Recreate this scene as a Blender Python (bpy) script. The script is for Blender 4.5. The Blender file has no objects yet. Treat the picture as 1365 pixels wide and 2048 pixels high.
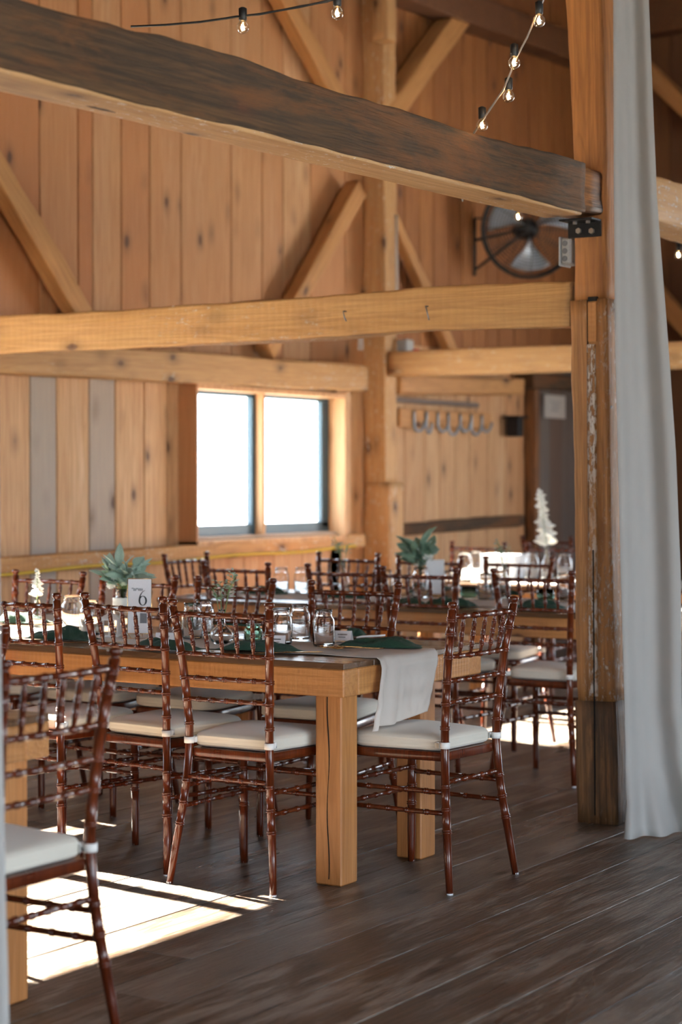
import bpy, math, random
from mathutils import Vector, Matrix, noise
random.seed(7)
R = random.random
C = bpy.context.scene.collection
sc = bpy.context.scene
PI = math.pi

# ------------------------------------------------------------------ camera
# world axes: X runs along the floor boards and the window wall, Y towards the window wall
F, W_, H_ = 3850.0, 1365, 2048
EYE = 1.303
YAW = math.radians(57.9)                       # board direction measured from the camera's right
CR = Vector((math.cos(YAW), -math.sin(YAW), 0)) # camera right
CFh = Vector((math.sin(YAW), math.cos(YAW), 0)) # camera heading
PITCH = math.atan(64.0 / F)
CF = (CFh * math.cos(PITCH) + Vector((0, 0, -math.sin(PITCH)))).normalized()
CU = CR.cross(CF).normalized()
CAM = Vector((0, 0, EYE))
cam = bpy.data.cameras.new('camera')
camo = bpy.data.objects.new('camera', cam); C.objects.link(camo)
camo.matrix_world = Matrix(((CR.x, CU.x, -CF.x, 0), (CR.y, CU.y, -CF.y, 0), (CR.z, CU.z, -CF.z, EYE), (0, 0, 0, 1)))
cam.sensor_fit = 'VERTICAL'; cam.sensor_height = 36.0
cam.lens = 36.0 * F / H_
cam.clip_start = .05; cam.clip_end = 200
cam.dof.use_dof = True; cam.dof.focus_distance = 6.15; cam.dof.aperture_fstop = cam.lens / 1000 / .027
sc.camera = camo

def ray(px, py):
    return CF + CR * ((px - W_ / 2) / F) + CU * ((H_ / 2 - py) / F)
def onz(px, py, z):
    d = ray(px, py); return CAM + d * ((z - EYE) / d.z)
def onx(px, py, x):
    d = ray(px, py); return CAM + d * (x / d.x)
def ony(px, py, y):
    d = ray(px, py); return CAM + d * (y / d.y)
def at(px, py, s):
    return CAM + ray(px, py) * (F / s)

# ------------------------------------------------------------------ mesh helpers
class MB:
    def __init__(s): s.v = []; s.f = []; s.a = []
    def add(s, vs, fs, a=(0, 0, 0)):
        n = len(s.v); s.v += [tuple(v) for v in vs]
        for f in fs: s.f.append(tuple(i + n for i in f)); s.a.append(a)
        return s
    def box(s, x0, x1, y0, y1, z0, z1, a=(0, 0, 0), m=None):
        vs = [Vector((x, y, z)) for x in (x0, x1) for y in (y0, y1) for z in (z0, z1)]
        if m: vs = [m @ v for v in vs]
        return s.add(vs, [(0, 1, 3, 2), (4, 6, 7, 5), (0, 4, 5, 1), (2, 3, 7, 6), (0, 2, 6, 4), (1, 5, 7, 3)], a)
    def bbox(s, x0, x1, y0, y1, z0, z1, b=.004, a=(0, 0, 0), m=None):
        """box with bevelled edges"""
        vs = []; 
        c = ((x0 + x1) / 2, (y0 + y1) / 2, (z0 + z1) / 2); h = ((x1 - x0) / 2, (y1 - y0) / 2, (z1 - z0) / 2)
        b = min(b, min(h) * .9); idx = {}
        for ax in range(3):
            for sx in (-1, 1):
                for sy in (-1, 1):
                    for sz in (-1, 1):
                        sg = (sx, sy, sz); p = [c[i] + sg[i] * (h[i] - (0 if i == ax else b)) for i in range(3)]
                        idx[(ax, sg)] = len(vs); p = Vector(p); vs.append(m @ p if m else p)
        fs = []
        for ax in range(3):
            o1, o2 = [i for i in range(3) if i != ax]
            for sa in (-1, 1):
                q = []
                for t1, t2 in ((-1, -1), (1, -1), (1, 1), (-1, 1)):
                    sg = [0, 0, 0]; sg[ax] = sa; sg[o1] = t1; sg[o2] = t2; q.append(idx[(ax, tuple(sg))])
                fs.append(tuple(q) if (sa > 0) == (ax != 1) else tuple(reversed(q)))
        for ax in range(3):
            o1, o2 = [i for i in range(3) if i != ax]
            for t1 in (-1, 1):
                for t2 in (-1, 1):
                    def k(a_, sa):
                        sg = [0, 0, 0]; sg[ax] = sa; sg[o1] = t1; sg[o2] = t2; return idx[(a_, tuple(sg))]
                    fs.append((k(o1, -1), k(o1, 1), k(o2, 1), k(o2, -1)))
        for sx in (-1, 1):
            for sy in (-1, 1):
                for sz in (-1, 1):
                    fs.append(tuple(idx[(a_, (sx, sy, sz))] for a_ in range(3)))
        return s.add(vs, fs, a)
    def sweep(s, pts, rad, n=10, cap=True, a=(0, 0, 0), flat=1.0):
        pts = [Vector(p) for p in pts]
        if not hasattr(rad, '__len__'): rad = [rad] * len(pts)
        vs = []; fs = []
        t0 = (pts[1] - pts[0]).normalized()
        up = Vector((0, 0, 1)) if abs(t0.z) < .9 else Vector((0, 1, 0))
        nrm = (up - t0 * up.dot(t0)).normalized()
        for i, p in enumerate(pts):
            t = (pts[min(i + 1, len(pts) - 1)] - pts[max(i - 1, 0)])
            t = t.normalized() if t.length > 1e-9 else t0
            nrm = (nrm - t * nrm.dot(t)).normalized(); bi = t.cross(nrm)
            for k in range(n):
                an = 2 * PI * k / n
                vs.append(p + (nrm * math.cos(an) * flat + bi * math.sin(an)) * rad[i])
        for i in range(len(pts) - 1):
            for k in range(n):
                k2 = (k + 1) % n
                fs.append((i * n + k, i * n + k2, (i + 1) * n + k2, (i + 1) * n + k))
        if cap:
            fs.append(tuple(reversed(range(n)))); fs.append(tuple((len(pts) - 1) * n + k for k in range(n)))
        return s.add(vs, fs, a)
    def lathe(s, prof, c=(0, 0, 0), n=20, a=(0, 0, 0)):
        vs = []; fs = []
        for r, z in prof:
            for k in range(n):
                an = 2 * PI * k / n
                vs.append((c[0] + max(r, 1e-5) * math.cos(an), c[1] + max(r, 1e-5) * math.sin(an), c[2] + z))
        for i in range(len(prof) - 1):
            for k in range(n):
                k2 = (k + 1) % n
                fs.append((i * n + k, i * n + k2, (i + 1) * n + k2, (i + 1) * n + k))
        return s.add(vs, fs, a)
    def grid(s, fn, nu, nv, a=(0, 0, 0)):
        vs = [fn(i / nu, j / nv) for i in range(nu + 1) for j in range(nv + 1)]
        fs = [(i * (nv + 1) + j, (i + 1) * (nv + 1) + j, (i + 1) * (nv + 1) + j + 1, i * (nv + 1) + j + 1) for i in range(nu) for j in range(nv)]
        return s.add(vs, fs, a)
    def build(s, name, mat, parent=None, smooth=False, loc=None, mw=None, solid=0, sub=0):
        me = bpy.data.meshes.new(name); me.from_pydata(s.v, [], s.f); me.materials.append(mat)
        if any(any(x) for x in s.a):
            at_ = me.color_attributes.new('rnd', 'FLOAT_COLOR', 'CORNER')
            buf = []
            for f, a in zip(s.f, s.a): buf += [a[0], a[1], a[2], 1.0] * len(f)
            at_.data.foreach_set('color', buf)
        if smooth: me.polygons.foreach_set('use_smooth', [True] * len(me.polygons))
        me.update()
        o = bpy.data.objects.new(name, me); C.objects.link(o)
        if parent: o.parent = parent
        if mw is not None: o.matrix_world = mw
        elif loc is not None: o.location = loc
        if solid:
            md = o.modifiers.new('thickness', 'SOLIDIFY'); md.thickness = solid; md.offset = 0
        if sub:
            md = o.modifiers.new('smooth', 'SUBSURF'); md.levels = sub; md.render_levels = sub
        return o

def tag(o, label=None, cat=None, group=None, kind=None):
    if label: o['label'] = label
    if cat: o['category'] = cat
    if group: o['group'] = group
    if kind: o['kind'] = kind
    return o
def thing(name, label, cat, loc=(0, 0, 0), rz=0, group=None):
    o = bpy.data.objects.new(name, None); C.objects.link(o)
    o.empty_display_size = .1
    o.location = loc; o.rotation_euler = (0, 0, rz)
    return tag(o, label, cat, group)
def dup(root, loc, rz, label, group=None, cat=None):
    r = root.copy(); C.objects.link(r); r.location = loc; r.rotation_euler = (0, 0, rz)
    r['label'] = label
    if group: r['group'] = group
    if cat: r['category'] = cat
    for ch in list(root.children):
        c = ch.copy(); C.objects.link(c); c.parent = r
        for g in list(ch.children):
            d = g.copy(); C.objects.link(d); d.parent = c
    return r

# ------------------------------------------------------------------ materials
def newmat(name):
    m = bpy.data.materials.new(name); m.use_nodes = True
    nt = m.node_tree; b = nt.nodes['Principled BSDF']; return m, nt, b
def N(nt, t, **kw):
    n = nt.nodes.new(t)
    for k, v in kw.items(): setattr(n, k, v)
    return n
def rgba(c): return (c[0], c[1], c[2], 1)
def mix(nt, fac, a, b, mode='MIX'):
    n = nt.nodes.new('ShaderNodeMix'); n.data_type = 'RGBA'; n.blend_type = mode
    for sock, v in ((n.inputs[0], fac), (n.inputs[6], a), (n.inputs[7], b)):
        if isinstance(v, (int, float)): sock.default_value = v
        elif isinstance(v, tuple): sock.default_value = rgba(v)
        else: nt.links.new(v, sock)
    return n.outputs[2]
def math_(nt, op, a, b=None, clamp=False):
    n = nt.nodes.new('ShaderNodeMath'); n.operation = op; n.use_clamp = clamp
    for i, v in enumerate((a, b)):
        if v is None: continue
        if isinstance(v, (int, float)): n.inputs[i].default_value = v
        else: nt.links.new(v, n.inputs[i])
    return n.outputs[0]
def ramp(nt, fac, stops):
    n = nt.nodes.new('ShaderNodeValToRGB'); cr = n.color_ramp
    while len(cr.elements) < len(stops): cr.elements.new(.5)
    for e, (p, c) in zip(cr.elements, stops):
        e.position = p; e.color = rgba(c) if isinstance(c, tuple) else (c, c, c, 1)
    nt.links.new(fac, n.inputs[0]); return n.outputs[0]
def plain(name, col, rough=.5, metal=0, coat=0, sheen=0, trans=0, bump=0, bscale=200):
    m, nt, b = newmat(name)
    b.inputs['Base Color'].default_value = rgba(col); b.inputs['Roughness'].default_value = rough
    b.inputs['Metallic'].default_value = metal; b.inputs['Coat Weight'].default_value = coat
    b.inputs['Sheen Weight'].default_value = sheen
    tc = N(nt, 'ShaderNodeTexCoord')
    no = N(nt, 'ShaderNodeTexNoise'); no.inputs['Scale'].default_value = bscale; no.inputs['Detail'].default_value = 3
    nt.links.new(tc.outputs['Object'], no.inputs['Vector'])
    c = mix(nt, .25, col, no.outputs[0], 'OVERLAY'); nt.links.new(c, b.inputs['Base Color'])
    if bump:
        bp = N(nt, 'ShaderNodeBump'); bp.inputs['Strength'].default_value = bump; bp.inputs['Distance'].default_value = .002
        nt.links.new(no.outputs[0], bp.inputs['Height']); nt.links.new(bp.outputs[0], b.inputs['Normal'])
    return m
def wood(name, dark, mid, light, grain='X', gs=1.0, rough=.7, knots=.5, tone=None, grey=None, coat=0, bump=.3,
         paint=0, paintcol=(.75, .72, .66), stain=None, streak=.5, knotcol=(.07, .025, .01), saw=0, rough_var=.1):
    """planed or sawn timber; the rnd attribute shifts the figure (r), darkens (g) and greys (b) single boards"""
    m, nt, b = newmat(name); L = nt.links.new
    if name not in ('worn_floor_boards', 'pine_wall_boards'): dark, mid, light = [(c[0], c[1] * .96, c[2] * .8) for c in (dark, mid, light)]
    tc = N(nt, 'ShaderNodeTexCoord'); at_ = N(nt, 'ShaderNodeAttribute'); at_.attribute_name = 'rnd'
    sep = N(nt, 'ShaderNodeSeparateColor'); L(at_.outputs['Color'], sep.inputs[0])
    off = N(nt, 'ShaderNodeVectorMath', operation='SCALE'); off.inputs[0].default_value = (31, 17, 23)
    L(sep.outputs[0], off.inputs['Scale'])
    ad = N(nt, 'ShaderNodeVectorMath', operation='ADD'); L(tc.outputs['Object'], ad.inputs[0]); L(off.outputs[0], ad.inputs[1])
    def mapped(sl, sa):
        mp = N(nt, 'ShaderNodeMapping'); sc_ = [sa, sa, sa]; sc_['XYZ'.index(grain)] = sl
        mp.inputs['Scale'].default_value = sc_; L(ad.outputs[0], mp.inputs['Vector']); return mp.outputs[0]
    def nz(vec, scale, det=4, dist=0, rgh=.55):
        n = N(nt, 'ShaderNodeTexNoise'); n.inputs['Scale'].default_value = scale; n.inputs['Detail'].default_value = det
        n.inputs['Distortion'].default_value = dist; n.inputs['Roughness'].default_value = rgh; L(vec, n.inputs['Vector']); return n.outputs[0]
    big = nz(mapped(.5, 4), 1.0 * gs, 3, .6)
    fine = nz(mapped(2.0, 60), 1.2 * gs, 5, .3, .65)
    figv = mapped(.35, 7)
    fig = nz(figv, 1.6 * gs, 2, 1.2)
    rings = math_(nt, 'FRACT', math_(nt, 'MULTIPLY', fig, 9.0))
    rings = math_(nt, 'ABSOLUTE', math_(nt, 'SUBTRACT', rings, .5))
    rings = math_(nt, 'MULTIPLY', rings, 2.0)
    col = ramp(nt, big, [(.3, mid), (.52, mid), (.72, light)])
    col = mix(nt, math_(nt, 'MULTIPLY', ramp(nt, rings, [(.0, 0.), (.55, .25), (1, 1.)]), .35), col, dark)
    col = mix(nt, math_(nt, 'MULTIPLY', ramp(nt, fine, [(.38, 1.), (.62, 0.)]), streak), col, dark)
    if tone: col = mix(nt, sep.outputs[1], col, mix(nt, .88, col, tone))
    if grey: col = mix(nt, sep.outputs[2], col, mix(nt, .85, col, grey))
    hgt = math_(nt, 'ADD', fine, math_(nt, 'MULTIPLY', rings, .25))
    if knots:
        vo = N(nt, 'ShaderNodeTexVoronoi'); vo.inputs['Scale'].default_value = 1.0; vo.inputs['Randomness'].default_value = 1
        kv = mapped(3.2, 6.0); nadd = N(nt, 'ShaderNodeVectorMath', operation='ADD'); L(kv, nadd.inputs[0])
        ns = N(nt, 'ShaderNodeTexNoise'); ns.inputs['Scale'].default_value = 9; L(tc.outputs['Object'], ns.inputs['Vector'])
        sc2 = N(nt, 'ShaderNodeVectorMath', operation='SCALE'); sc2.inputs['Scale'].default_value = .12
        L(ns.outputs['Color'], sc2.inputs[0]); L(sc2.outputs[0], nadd.inputs[1]); L(nadd.outputs[0], vo.inputs['Vector'])
        kf = ramp(nt, vo.outputs['Distance'], [(.0, 1.), (.09, .9), (.14, .4), (.24, .15), (.36, 0.)])
        keep = math_(nt, 'GREATER_THAN', N(nt, 'ShaderNodeSeparateColor').outputs[0], 1 - knots)
        sp = [n for n in nt.nodes if n.bl_idname == 'ShaderNodeSeparateColor'][-1]; L(vo.outputs['Color'], sp.inputs[0])
        kf = math_(nt, 'MULTIPLY', kf, keep)
        col = mix(nt, kf, col, knotcol)
    if saw:
        wv = N(nt, 'ShaderNodeTexWave'); wv.bands_direction = grain; wv.inputs['Scale'].default_value = saw
        wv.inputs['Distortion'].default_value = 1.5; L(tc.outputs['Object'], wv.inputs['Vector'])
        hgt = math_(nt, 'ADD', hgt, math_(nt, 'MULTIPLY', wv.outputs['Fac'], .35))
        col = mix(nt, math_(nt, 'MULTIPLY', ramp(nt, wv.outputs['Fac'], [(.0, 1.), (.4, 0.)]), .08), col, dark)
    if stain:
        scol, thr, ssz = stain
        st = nz(mapped(.7, 4.5), ssz, 8, .35, .72)
        col = mix(nt, ramp(nt, st, [(thr - .02, 0.), (thr + .10, .8)]), col, scol)
    if paint:
        pn = nz(mapped(5, 14), 4.5, 7, .3, .75); pb = nz(mapped(.8, 1.6), 1.3, 2)
        pf = math_(nt, 'MULTIPLY', ramp(nt, pn, [(.60 - paint * .16, 0.), (.63 - paint * .16, 1.)]), ramp(nt, pb, [(.42, 0.), (.6, 1.)]))
        col = mix(nt, pf, col, paintcol); hgt = math_(nt, 'ADD', hgt, math_(nt, 'MULTIPLY', pf, .5))
    L(col, b.inputs['Base Color'])
    rr = math_(nt, 'ADD', math_(nt, 'MULTIPLY', big, rough_var * 2), rough - rough_var, True); L(rr, b.inputs['Roughness'])
    b.inputs['Coat Weight'].default_value = coat; b.inputs['Coat Roughness'].default_value = .12
    if bump:
        bp = N(nt, 'ShaderNodeBump'); bp.inputs['Strength'].default_value = bump; bp.inputs['Distance'].default_value = .006
        L(hgt, bp.inputs['Height']); L(bp.outputs[0], b.inputs['Normal'])
    return m

M = {}
M['wallwood'] = wood('pine_wall_boards', (.40, .19, .075), (.73, .46, .235), (.82, .575, .34), 'Z', 1.0, .65, .6, tone=(.34, .115, .027), grey=(.36, .335, .30), bump=.3, streak=.5)
M['barnwood'] = wood('dark_barn_boards', (.08, .03, .012), (.22, .09, .032), (.28, .12, .045), 'Z', 1.0, .7, .4, tone=(.10, .04, .016), grey=(.16, .15, .14), bump=.3)
M['wallshade'] = wood('shaded_pine_boards', (.16, .055, .016), (.37, .155, .05), (.46, .21, .075), 'Z', 1.0, .7, .6, tone=(.20, .07, .02), bump=.3, streak=.45)  # pine darkened to carry the shade of the upper right wall
M['roofwood'] = wood('roof_boards', (.06, .025, .01), (.15, .06, .025), (.20, .09, .035), 'Y', 1.0, .75, .3, tone=(.08, .03, .015), bump=.3)
M['pale'] = wood('pale_hewn_timber', (.32, .15, .055), (.58, .32, .13), (.66, .41, .20), 'X', .8, .65, .75, bump=.5, streak=.4, paint=.12, saw=9)
M['paler'] = wood('pale_girt_timber', (.36, .18, .08), (.62, .38, .19), (.70, .46, .27), 'X', .8, .65, .75, bump=.35, streak=.35, paint=.08)
M['brace'] = wood('brace_timber', (.28, .12, .04), (.52, .27, .11), (.60, .35, .16), 'X', .8, .65, .5, bump=.3, streak=.35)
M['darkbeam'] = wood('weathered_dark_timber', (.025, .016, .009), (.085, .044, .020), (.155, .080, .034), 'X', 1.1, .85, .5, bump=.9, streak=.85, stain=((.15, .055, .013), .50, 1.6))
M['rustbeam'] = wood('rusty_orange_timber', (.04, .018, .008), (.30, .12, .035), (.38, .17, .05), 'X', 1.0, .6, .5, bump=.7, streak=.6, stain=((.02, .01, .006), .55, 2.5))
M['post'] = wood('orange_hewn_post', (.18, .06, .016), (.50, .215, .065), (.58, .29, .105), 'X', .9, .6, .35, bump=.6, streak=.5)
M['postlow'] = wood('grimy_painted_post', (.07, .035, .015), (.30, .15, .065), (.42, .24, .11), 'X', .9, .65, .5, bump=.9, streak=.7, paint=.42, paintcol=(.42, .38, .33), stain=((.045, .027, .016), .46, 1.8))
M['postmid'] = wood('flaking_painted_post', (.16, .07, .025), (.46, .22, .08), (.54, .30, .13), 'X', .9, .65, .5, bump=.8, streak=.6, paint=.28, paintcol=(.62, .57, .5))
M['postpaint'] = wood('heavily_flaked_paint', (.16, .07, .025), (.42, .21, .08), (.5, .28, .12), 'X', .9, .65, .3, bump=.8, streak=.6, paint=.75, paintcol=(.70, .66, .6))
M['apron'] = wood('honey_timber', (.28, .11, .03), (.53, .25, .095), (.63, .34, .14), 'X', .9, .5, .7, bump=.35, streak=.35, saw=16)
M['tableleg'] = wood('honey_leg_timber', (.26, .095, .025), (.48, .21, .075), (.58, .29, .115), 'X', .9, .5, .8, bump=.3, streak=.4)
M['tabletop'] = wood('stained_table_boards', (.05, .025, .014), (.15, .08, .045), (.22, .13, .08), 'Y', 1.0, .28, .6, tone=(.09, .05, .03), coat=.25, bump=.2, streak=.5)
M['floor'] = wood('worn_floor_boards', (.026, .013, .007), (.125, .070, .038), (.21, .135, .085), 'X', 1.3, .33, .85, tone=(.038, .019, .011), grey=(.17, .145, .12), bump=.6, streak=.75,
                  stain=((.27, .225, .185), .505, 2.6), knotcol=(.010, .007, .005), rough_var=.20)
M['chair'] = wood('mahogany_lacquer', (.026, .0045, .0015), (.112, .020, .0055), (.19, .040, .010), 'Z', 1.5, .28, 0, coat=.4, bump=.04, streak=.5, rough_var=.05)
_b = M['chair'].node_tree.nodes['Principled BSDF']; _b.inputs['Coat Roughness'].default_value = .06; _b.inputs['Coat Weight'].default_value = .35; _b.inputs['Specular IOR Level'].default_value = .35
M['cushion'] = plain('ivory_cushion_fabric', (.72, .68, .58), .85, sheen=.3, bump=.3, bscale=900)
M['strap'] = plain('white_elastic_strap', (.86, .84, .80), .8, bump=.3, bscale=800)
M['runner'] = plain('cream_gauze_cloth', (.80, .75, .68), .9, sheen=.3, bump=.6, bscale=500)
M['napkin'] = plain('green_gauze_cloth', (.014, .055, .032), .95, sheen=.05, bump=1.0, bscale=260)
M['card'] = plain('white_card_stock', (.84, .83, .84), .6)
M['photoprint'] = plain('grey_photo_print', (.16, .16, .17), .4)
M['ink'] = plain('black_ink', (.012, .012, .014), .5)
M['gold'] = plain('gold_metal', (.80, .50, .20), .25, metal=1)
M['black'] = plain('black_steel', (.018, .018, .02), .45, metal=.6)
M['bolt'] = plain('zinc_bolt', (.72, .72, .70), .3, metal=.9)
M['greybox'] = plain('grey_plastic_box', (.42, .43, .42), .45)
M['iron'] = plain('grey_iron', (.22, .24, .26), .45, metal=.8)
M['fanblade'] = plain('pale_fan_blade', (.50, .58, .66), .35, metal=.3)
M['fancage'] = plain('black_fan_cage', (.03, .03, .03), .4, metal=.5)
M['cable'] = plain('black_cable', (.01, .01, .01), .5)
M['silvercable'] = plain('grey_twisted_cable', (.35, .33, .31), .35, metal=.3)
M['conduit'] = plain('white_conduit', (.62, .58, .52), .5)
M['sash'] = plain('dark_blue_grey_sash', (.018, .055, .085), .4)
M['yellow'] = plain('yellow_cord', (.75, .52, .05), .6)
M['red'] = plain('red_plastic', (.6, .05, .02), .4)
M['leaf'] = plain('sage_green_leaf', (.30, .41, .32), .6, sheen=.2)
M['leaf2'] = plain('dull_green_leaf', (.15, .26, .18), .6, sheen=.2)
M['stem'] = plain('green_stem', (.16, .24, .08), .6)
M['petal'] = plain('white_petal', (.85, .85, .80), .7)
M['whitemetal'] = plain('white_painted_metal', (.80, .80, .79), .45)
M['ground'] = plain('pale_gravel', (.42, .40, .36), .9, bscale=20)
M['rubber'] = plain('white_foot_glide', (.7, .72, .75), .5)
M['void'] = plain('dark_slot', (.006, .004, .003), .95)

def clothmat(name, col, trans):
    m, nt, b = newmat(name); b.inputs['Base Color'].default_value = rgba(col); b.inputs['Roughness'].default_value = .9
    tr = N(nt, 'ShaderNodeBsdfTranslucent'); tr.inputs[0].default_value = rgba(col)
    mx = N(nt, 'ShaderNodeMixShader'); mx.inputs[0].default_value = trans
    tc = N(nt, 'ShaderNodeTexCoord'); w = N(nt, 'ShaderNodeTexNoise'); w.inputs['Scale'].default_value = 700
    bp = N(nt, 'ShaderNodeBump'); bp.inputs['Strength'].default_value = .25; bp.inputs['Distance'].default_value = .001
    nt.links.new(tc.outputs['Object'], w.inputs['Vector']); nt.links.new(w.outputs[0], bp.inputs['Height']); nt.links.new(bp.outputs[0], b.inputs['Normal'])
    nt.links.new(b.outputs[0], mx.inputs[1]); nt.links.new(tr.outputs[0], mx.inputs[2])
    nt.links.new(mx.outputs[0], nt.nodes['Material Output'].inputs[0]); return m
M['drape'] = clothmat('white_chiffon_drape', (.56, .55, .525), .35)
M['runner'] = clothmat('cream_gauze_runner', (.80, .75, .69), .25)
def glassmat(name, col=(1, 1, 1), rough=0.0):
    m, nt, b = newmat(name); b.inputs['Base Color'].default_value = rgba(col); b.inputs['Roughness'].default_value = rough
    b.inputs['Transmission Weight'].default_value = 1; b.inputs['IOR'].default_value = 1.33; return m
M['glass'] = glassmat('clear_glass'); M['greenglass'] = glassmat('pale_green_glass', (.55, .78, .66))
def panemat(name):
    m, nt, b = newmat(name); nt.nodes.remove(b)
    tr = N(nt, 'ShaderNodeBsdfTransparent'); tr.inputs[0].default_value = (.96, .98, .98, 1)
    gl = N(nt, 'ShaderNodeBsdfGlossy'); gl.inputs['Roughness'].default_value = .02
    mx = N(nt, 'ShaderNodeMixShader'); mx.inputs[0].default_value = .05; nt.links.new(tr.outputs[0], mx.inputs[1]); nt.links.new(gl.outputs[0], mx.inputs[2])
    nt.links.new(mx.outputs[0], nt.nodes['Material Output'].inputs[0]); return m
M['pane'] = panemat('window_glass'); M['bulbglass'] = panemat('bulb_glass')
_nt = M['bulbglass'].node_tree; _lw = N(_nt, 'ShaderNodeLayerWeight'); _lw.inputs[0].default_value = .35
_mx = [n for n in _nt.nodes if n.bl_idname == 'ShaderNodeMixShader'][0]; _nt.links.new(math_(_nt, 'ADD', math_(_nt, 'MULTIPLY', _lw.outputs['Facing'], .75), .08), _mx.inputs[0])
[n for n in _nt.nodes if n.bl_idname == 'ShaderNodeBsdfTransparent'][0].inputs[0].default_value = (1, .93, .82, 1)
[n for n in _nt.nodes if n.type == 'BSDF_GLOSSY'][0].inputs[1].default_value = .12
def emitmat(name, col, st):
    m, nt, b = newmat(name); b.inputs['Emission Color'].default_value = rgba(col); b.inputs['Emission Strength'].default_value = st
    b.inputs['Base Color'].default_value = rgba(col); return m
M['filament'] = emitmat('glowing_filament', (1, .62, .28), 130)

# ------------------------------------------------------------------ timbers
def frame(p0, p1, up=Vector((0, 0, 1))):
    x = (p1 - p0).normalized()
    if abs(x.dot(up)) > .95: up = Vector((-1, 0, 0))
    y = up.cross(x).normalized(); z = x.cross(y)
    return Matrix(((x.x, y.x, z.x, p0.x), (x.y, y.y, z.y, p0.y), (x.z, y.z, z.z, p0.z), (0, 0, 0, 1)))
def timber_mb(L, w, h, seed=0, rough=.006, rnd=.012, attr=None, bend=None, step=.06):
    m = MB(); prof = []
    k = 4
    for cx, cy, a0 in ((1, 1, 0), (-1, 1, 90), (-1, -1, 180), (1, -1, 270)):
        for i in range(k):
            an = math.radians(a0 + 90 * i / (k - 1)); prof.append((cx * (w / 2 - rnd) + rnd * math.cos(an), cy * (h / 2 - rnd) + rnd * math.sin(an)))
        nx = {(1, 1): (-1, 1), (-1, 1): (-1, -1), (-1, -1): (1, -1), (1, -1): (1, 1)}[(cx, cy)]
        x0, y0 = prof[-1]
        a1 = math.radians(a0 + 90); x1, y1 = nx[0] * (w / 2 - rnd) + rnd * math.cos(a1), nx[1] * (h / 2 - rnd) + rnd * math.sin(a1)
        for t in (.33, .67): prof.append((x0 + (x1 - x0) * t, y0 + (y1 - y0) * t))
    n = len(prof); ns = max(2, int(L / step)); vs = []; fs = []
    for i in range(ns + 1):
        x = L * i / ns
        for (y, z) in prof:
            d = noise.noise(Vector((x * 1.3 + seed * 9.1, y * 7, z * 7))) * rough * 1.6 + noise.noise(Vector((x * 7 + seed, y * 25, z * 25))) * rough * .6
            r = math.hypot(y, z); q = 1 + d / r * (1.5 if abs(y) > w / 2 - rnd and abs(z) > h / 2 - rnd else 1)
            by, bz = bend(x / L) if bend else (0, 0)
            vs.append((x, y * q + by, z * q + bz))
    for i in range(ns):
        for k_ in range(n):
            k2 = (k_ + 1) % n; fs.append((i * n + k_, i * n + k2, (i + 1) * n + k2, (i + 1) * n + k_))
    fs.append(tuple(reversed(range(n)))); fs.append(tuple(ns * n + k_ for k_ in range(n)))
    m.add(vs, fs, attr or ((seed * .137) % 1 + .01, 0, 0)); return m
def timber(name, p0, p1, w, h, mat, seed=0, label=None, cat=None, parent=None, kind=None, group=None, **kw):
    p0 = Vector(p0); p1 = Vector(p1)
    o = timber_mb((p1 - p0).length, w, h, seed, **kw).build(name, M[mat], None, True)
    me = o.data; nf = len(me.polygons); me.polygons[nf - 1].use_smooth = False; me.polygons[nf - 2].use_smooth = False
    o.matrix_world = frame(p0, p1)
    if parent: o.parent = parent; o.matrix_parent_inverse = Matrix.Translation(-parent.location)
    return tag(o, label, cat, group, kind)

WV = 6.66                                   # inner face of the window wall boards
UMIN, UMAX, VMIN = -4.0, 14.6, -5.0
# ------------------------------------------------------------------ floor
def floor():
    m = MB()
    # board seams read from the photograph's long seams
    seams = sorted([onz(651, 1823, 0).y, onz(890, 1800, 0).y, onz(1000, 1827, 0).y, onz(1265, 1795, 0).y, onz(1365, 1832, 0).y, onz(1365, 1933, 0).y])
    vs = [seams[0]]
    for s_ in seams[1:]:
        while s_ - vs[-1] > .34: vs.append(vs[-1] + .19 + R() * .05)
        if s_ - vs[-1] > .1: vs.append(s_)
    while vs[0] > VMIN: vs.insert(0, vs[0] - .18 - R() * .07)
    while vs[-1] < WV + .1: vs.append(vs[-1] + .18 + R() * .07)
    for i in range(len(vs) - 1):
        x = UMIN + R() * -2
        while x < UMAX + .2:
            L_ = 2.4 + R() * 2.4; a = (R() + .01, R() * .8, R() ** 2)
            dz = R() * .0025
            m.bbox(x, x + L_ - .003, vs[i] + .0018, vs[i + 1] - .0018, -.03 - dz, -dz, .0008, a); x += L_
    o = m.build('floor', M['floor']); tag(o, kind='structure')
    s = MB().box(UMIN, UMAX + .2, VMIN, WV + .1, -.08, -.04).build('trim_subfloor', M['void']); tag(s, kind='structure')
    g = MB().box(-60, 70, -60, 60, -.5, -.4).build('ground', M['ground']); tag(g, kind='structure')
floor()

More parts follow.
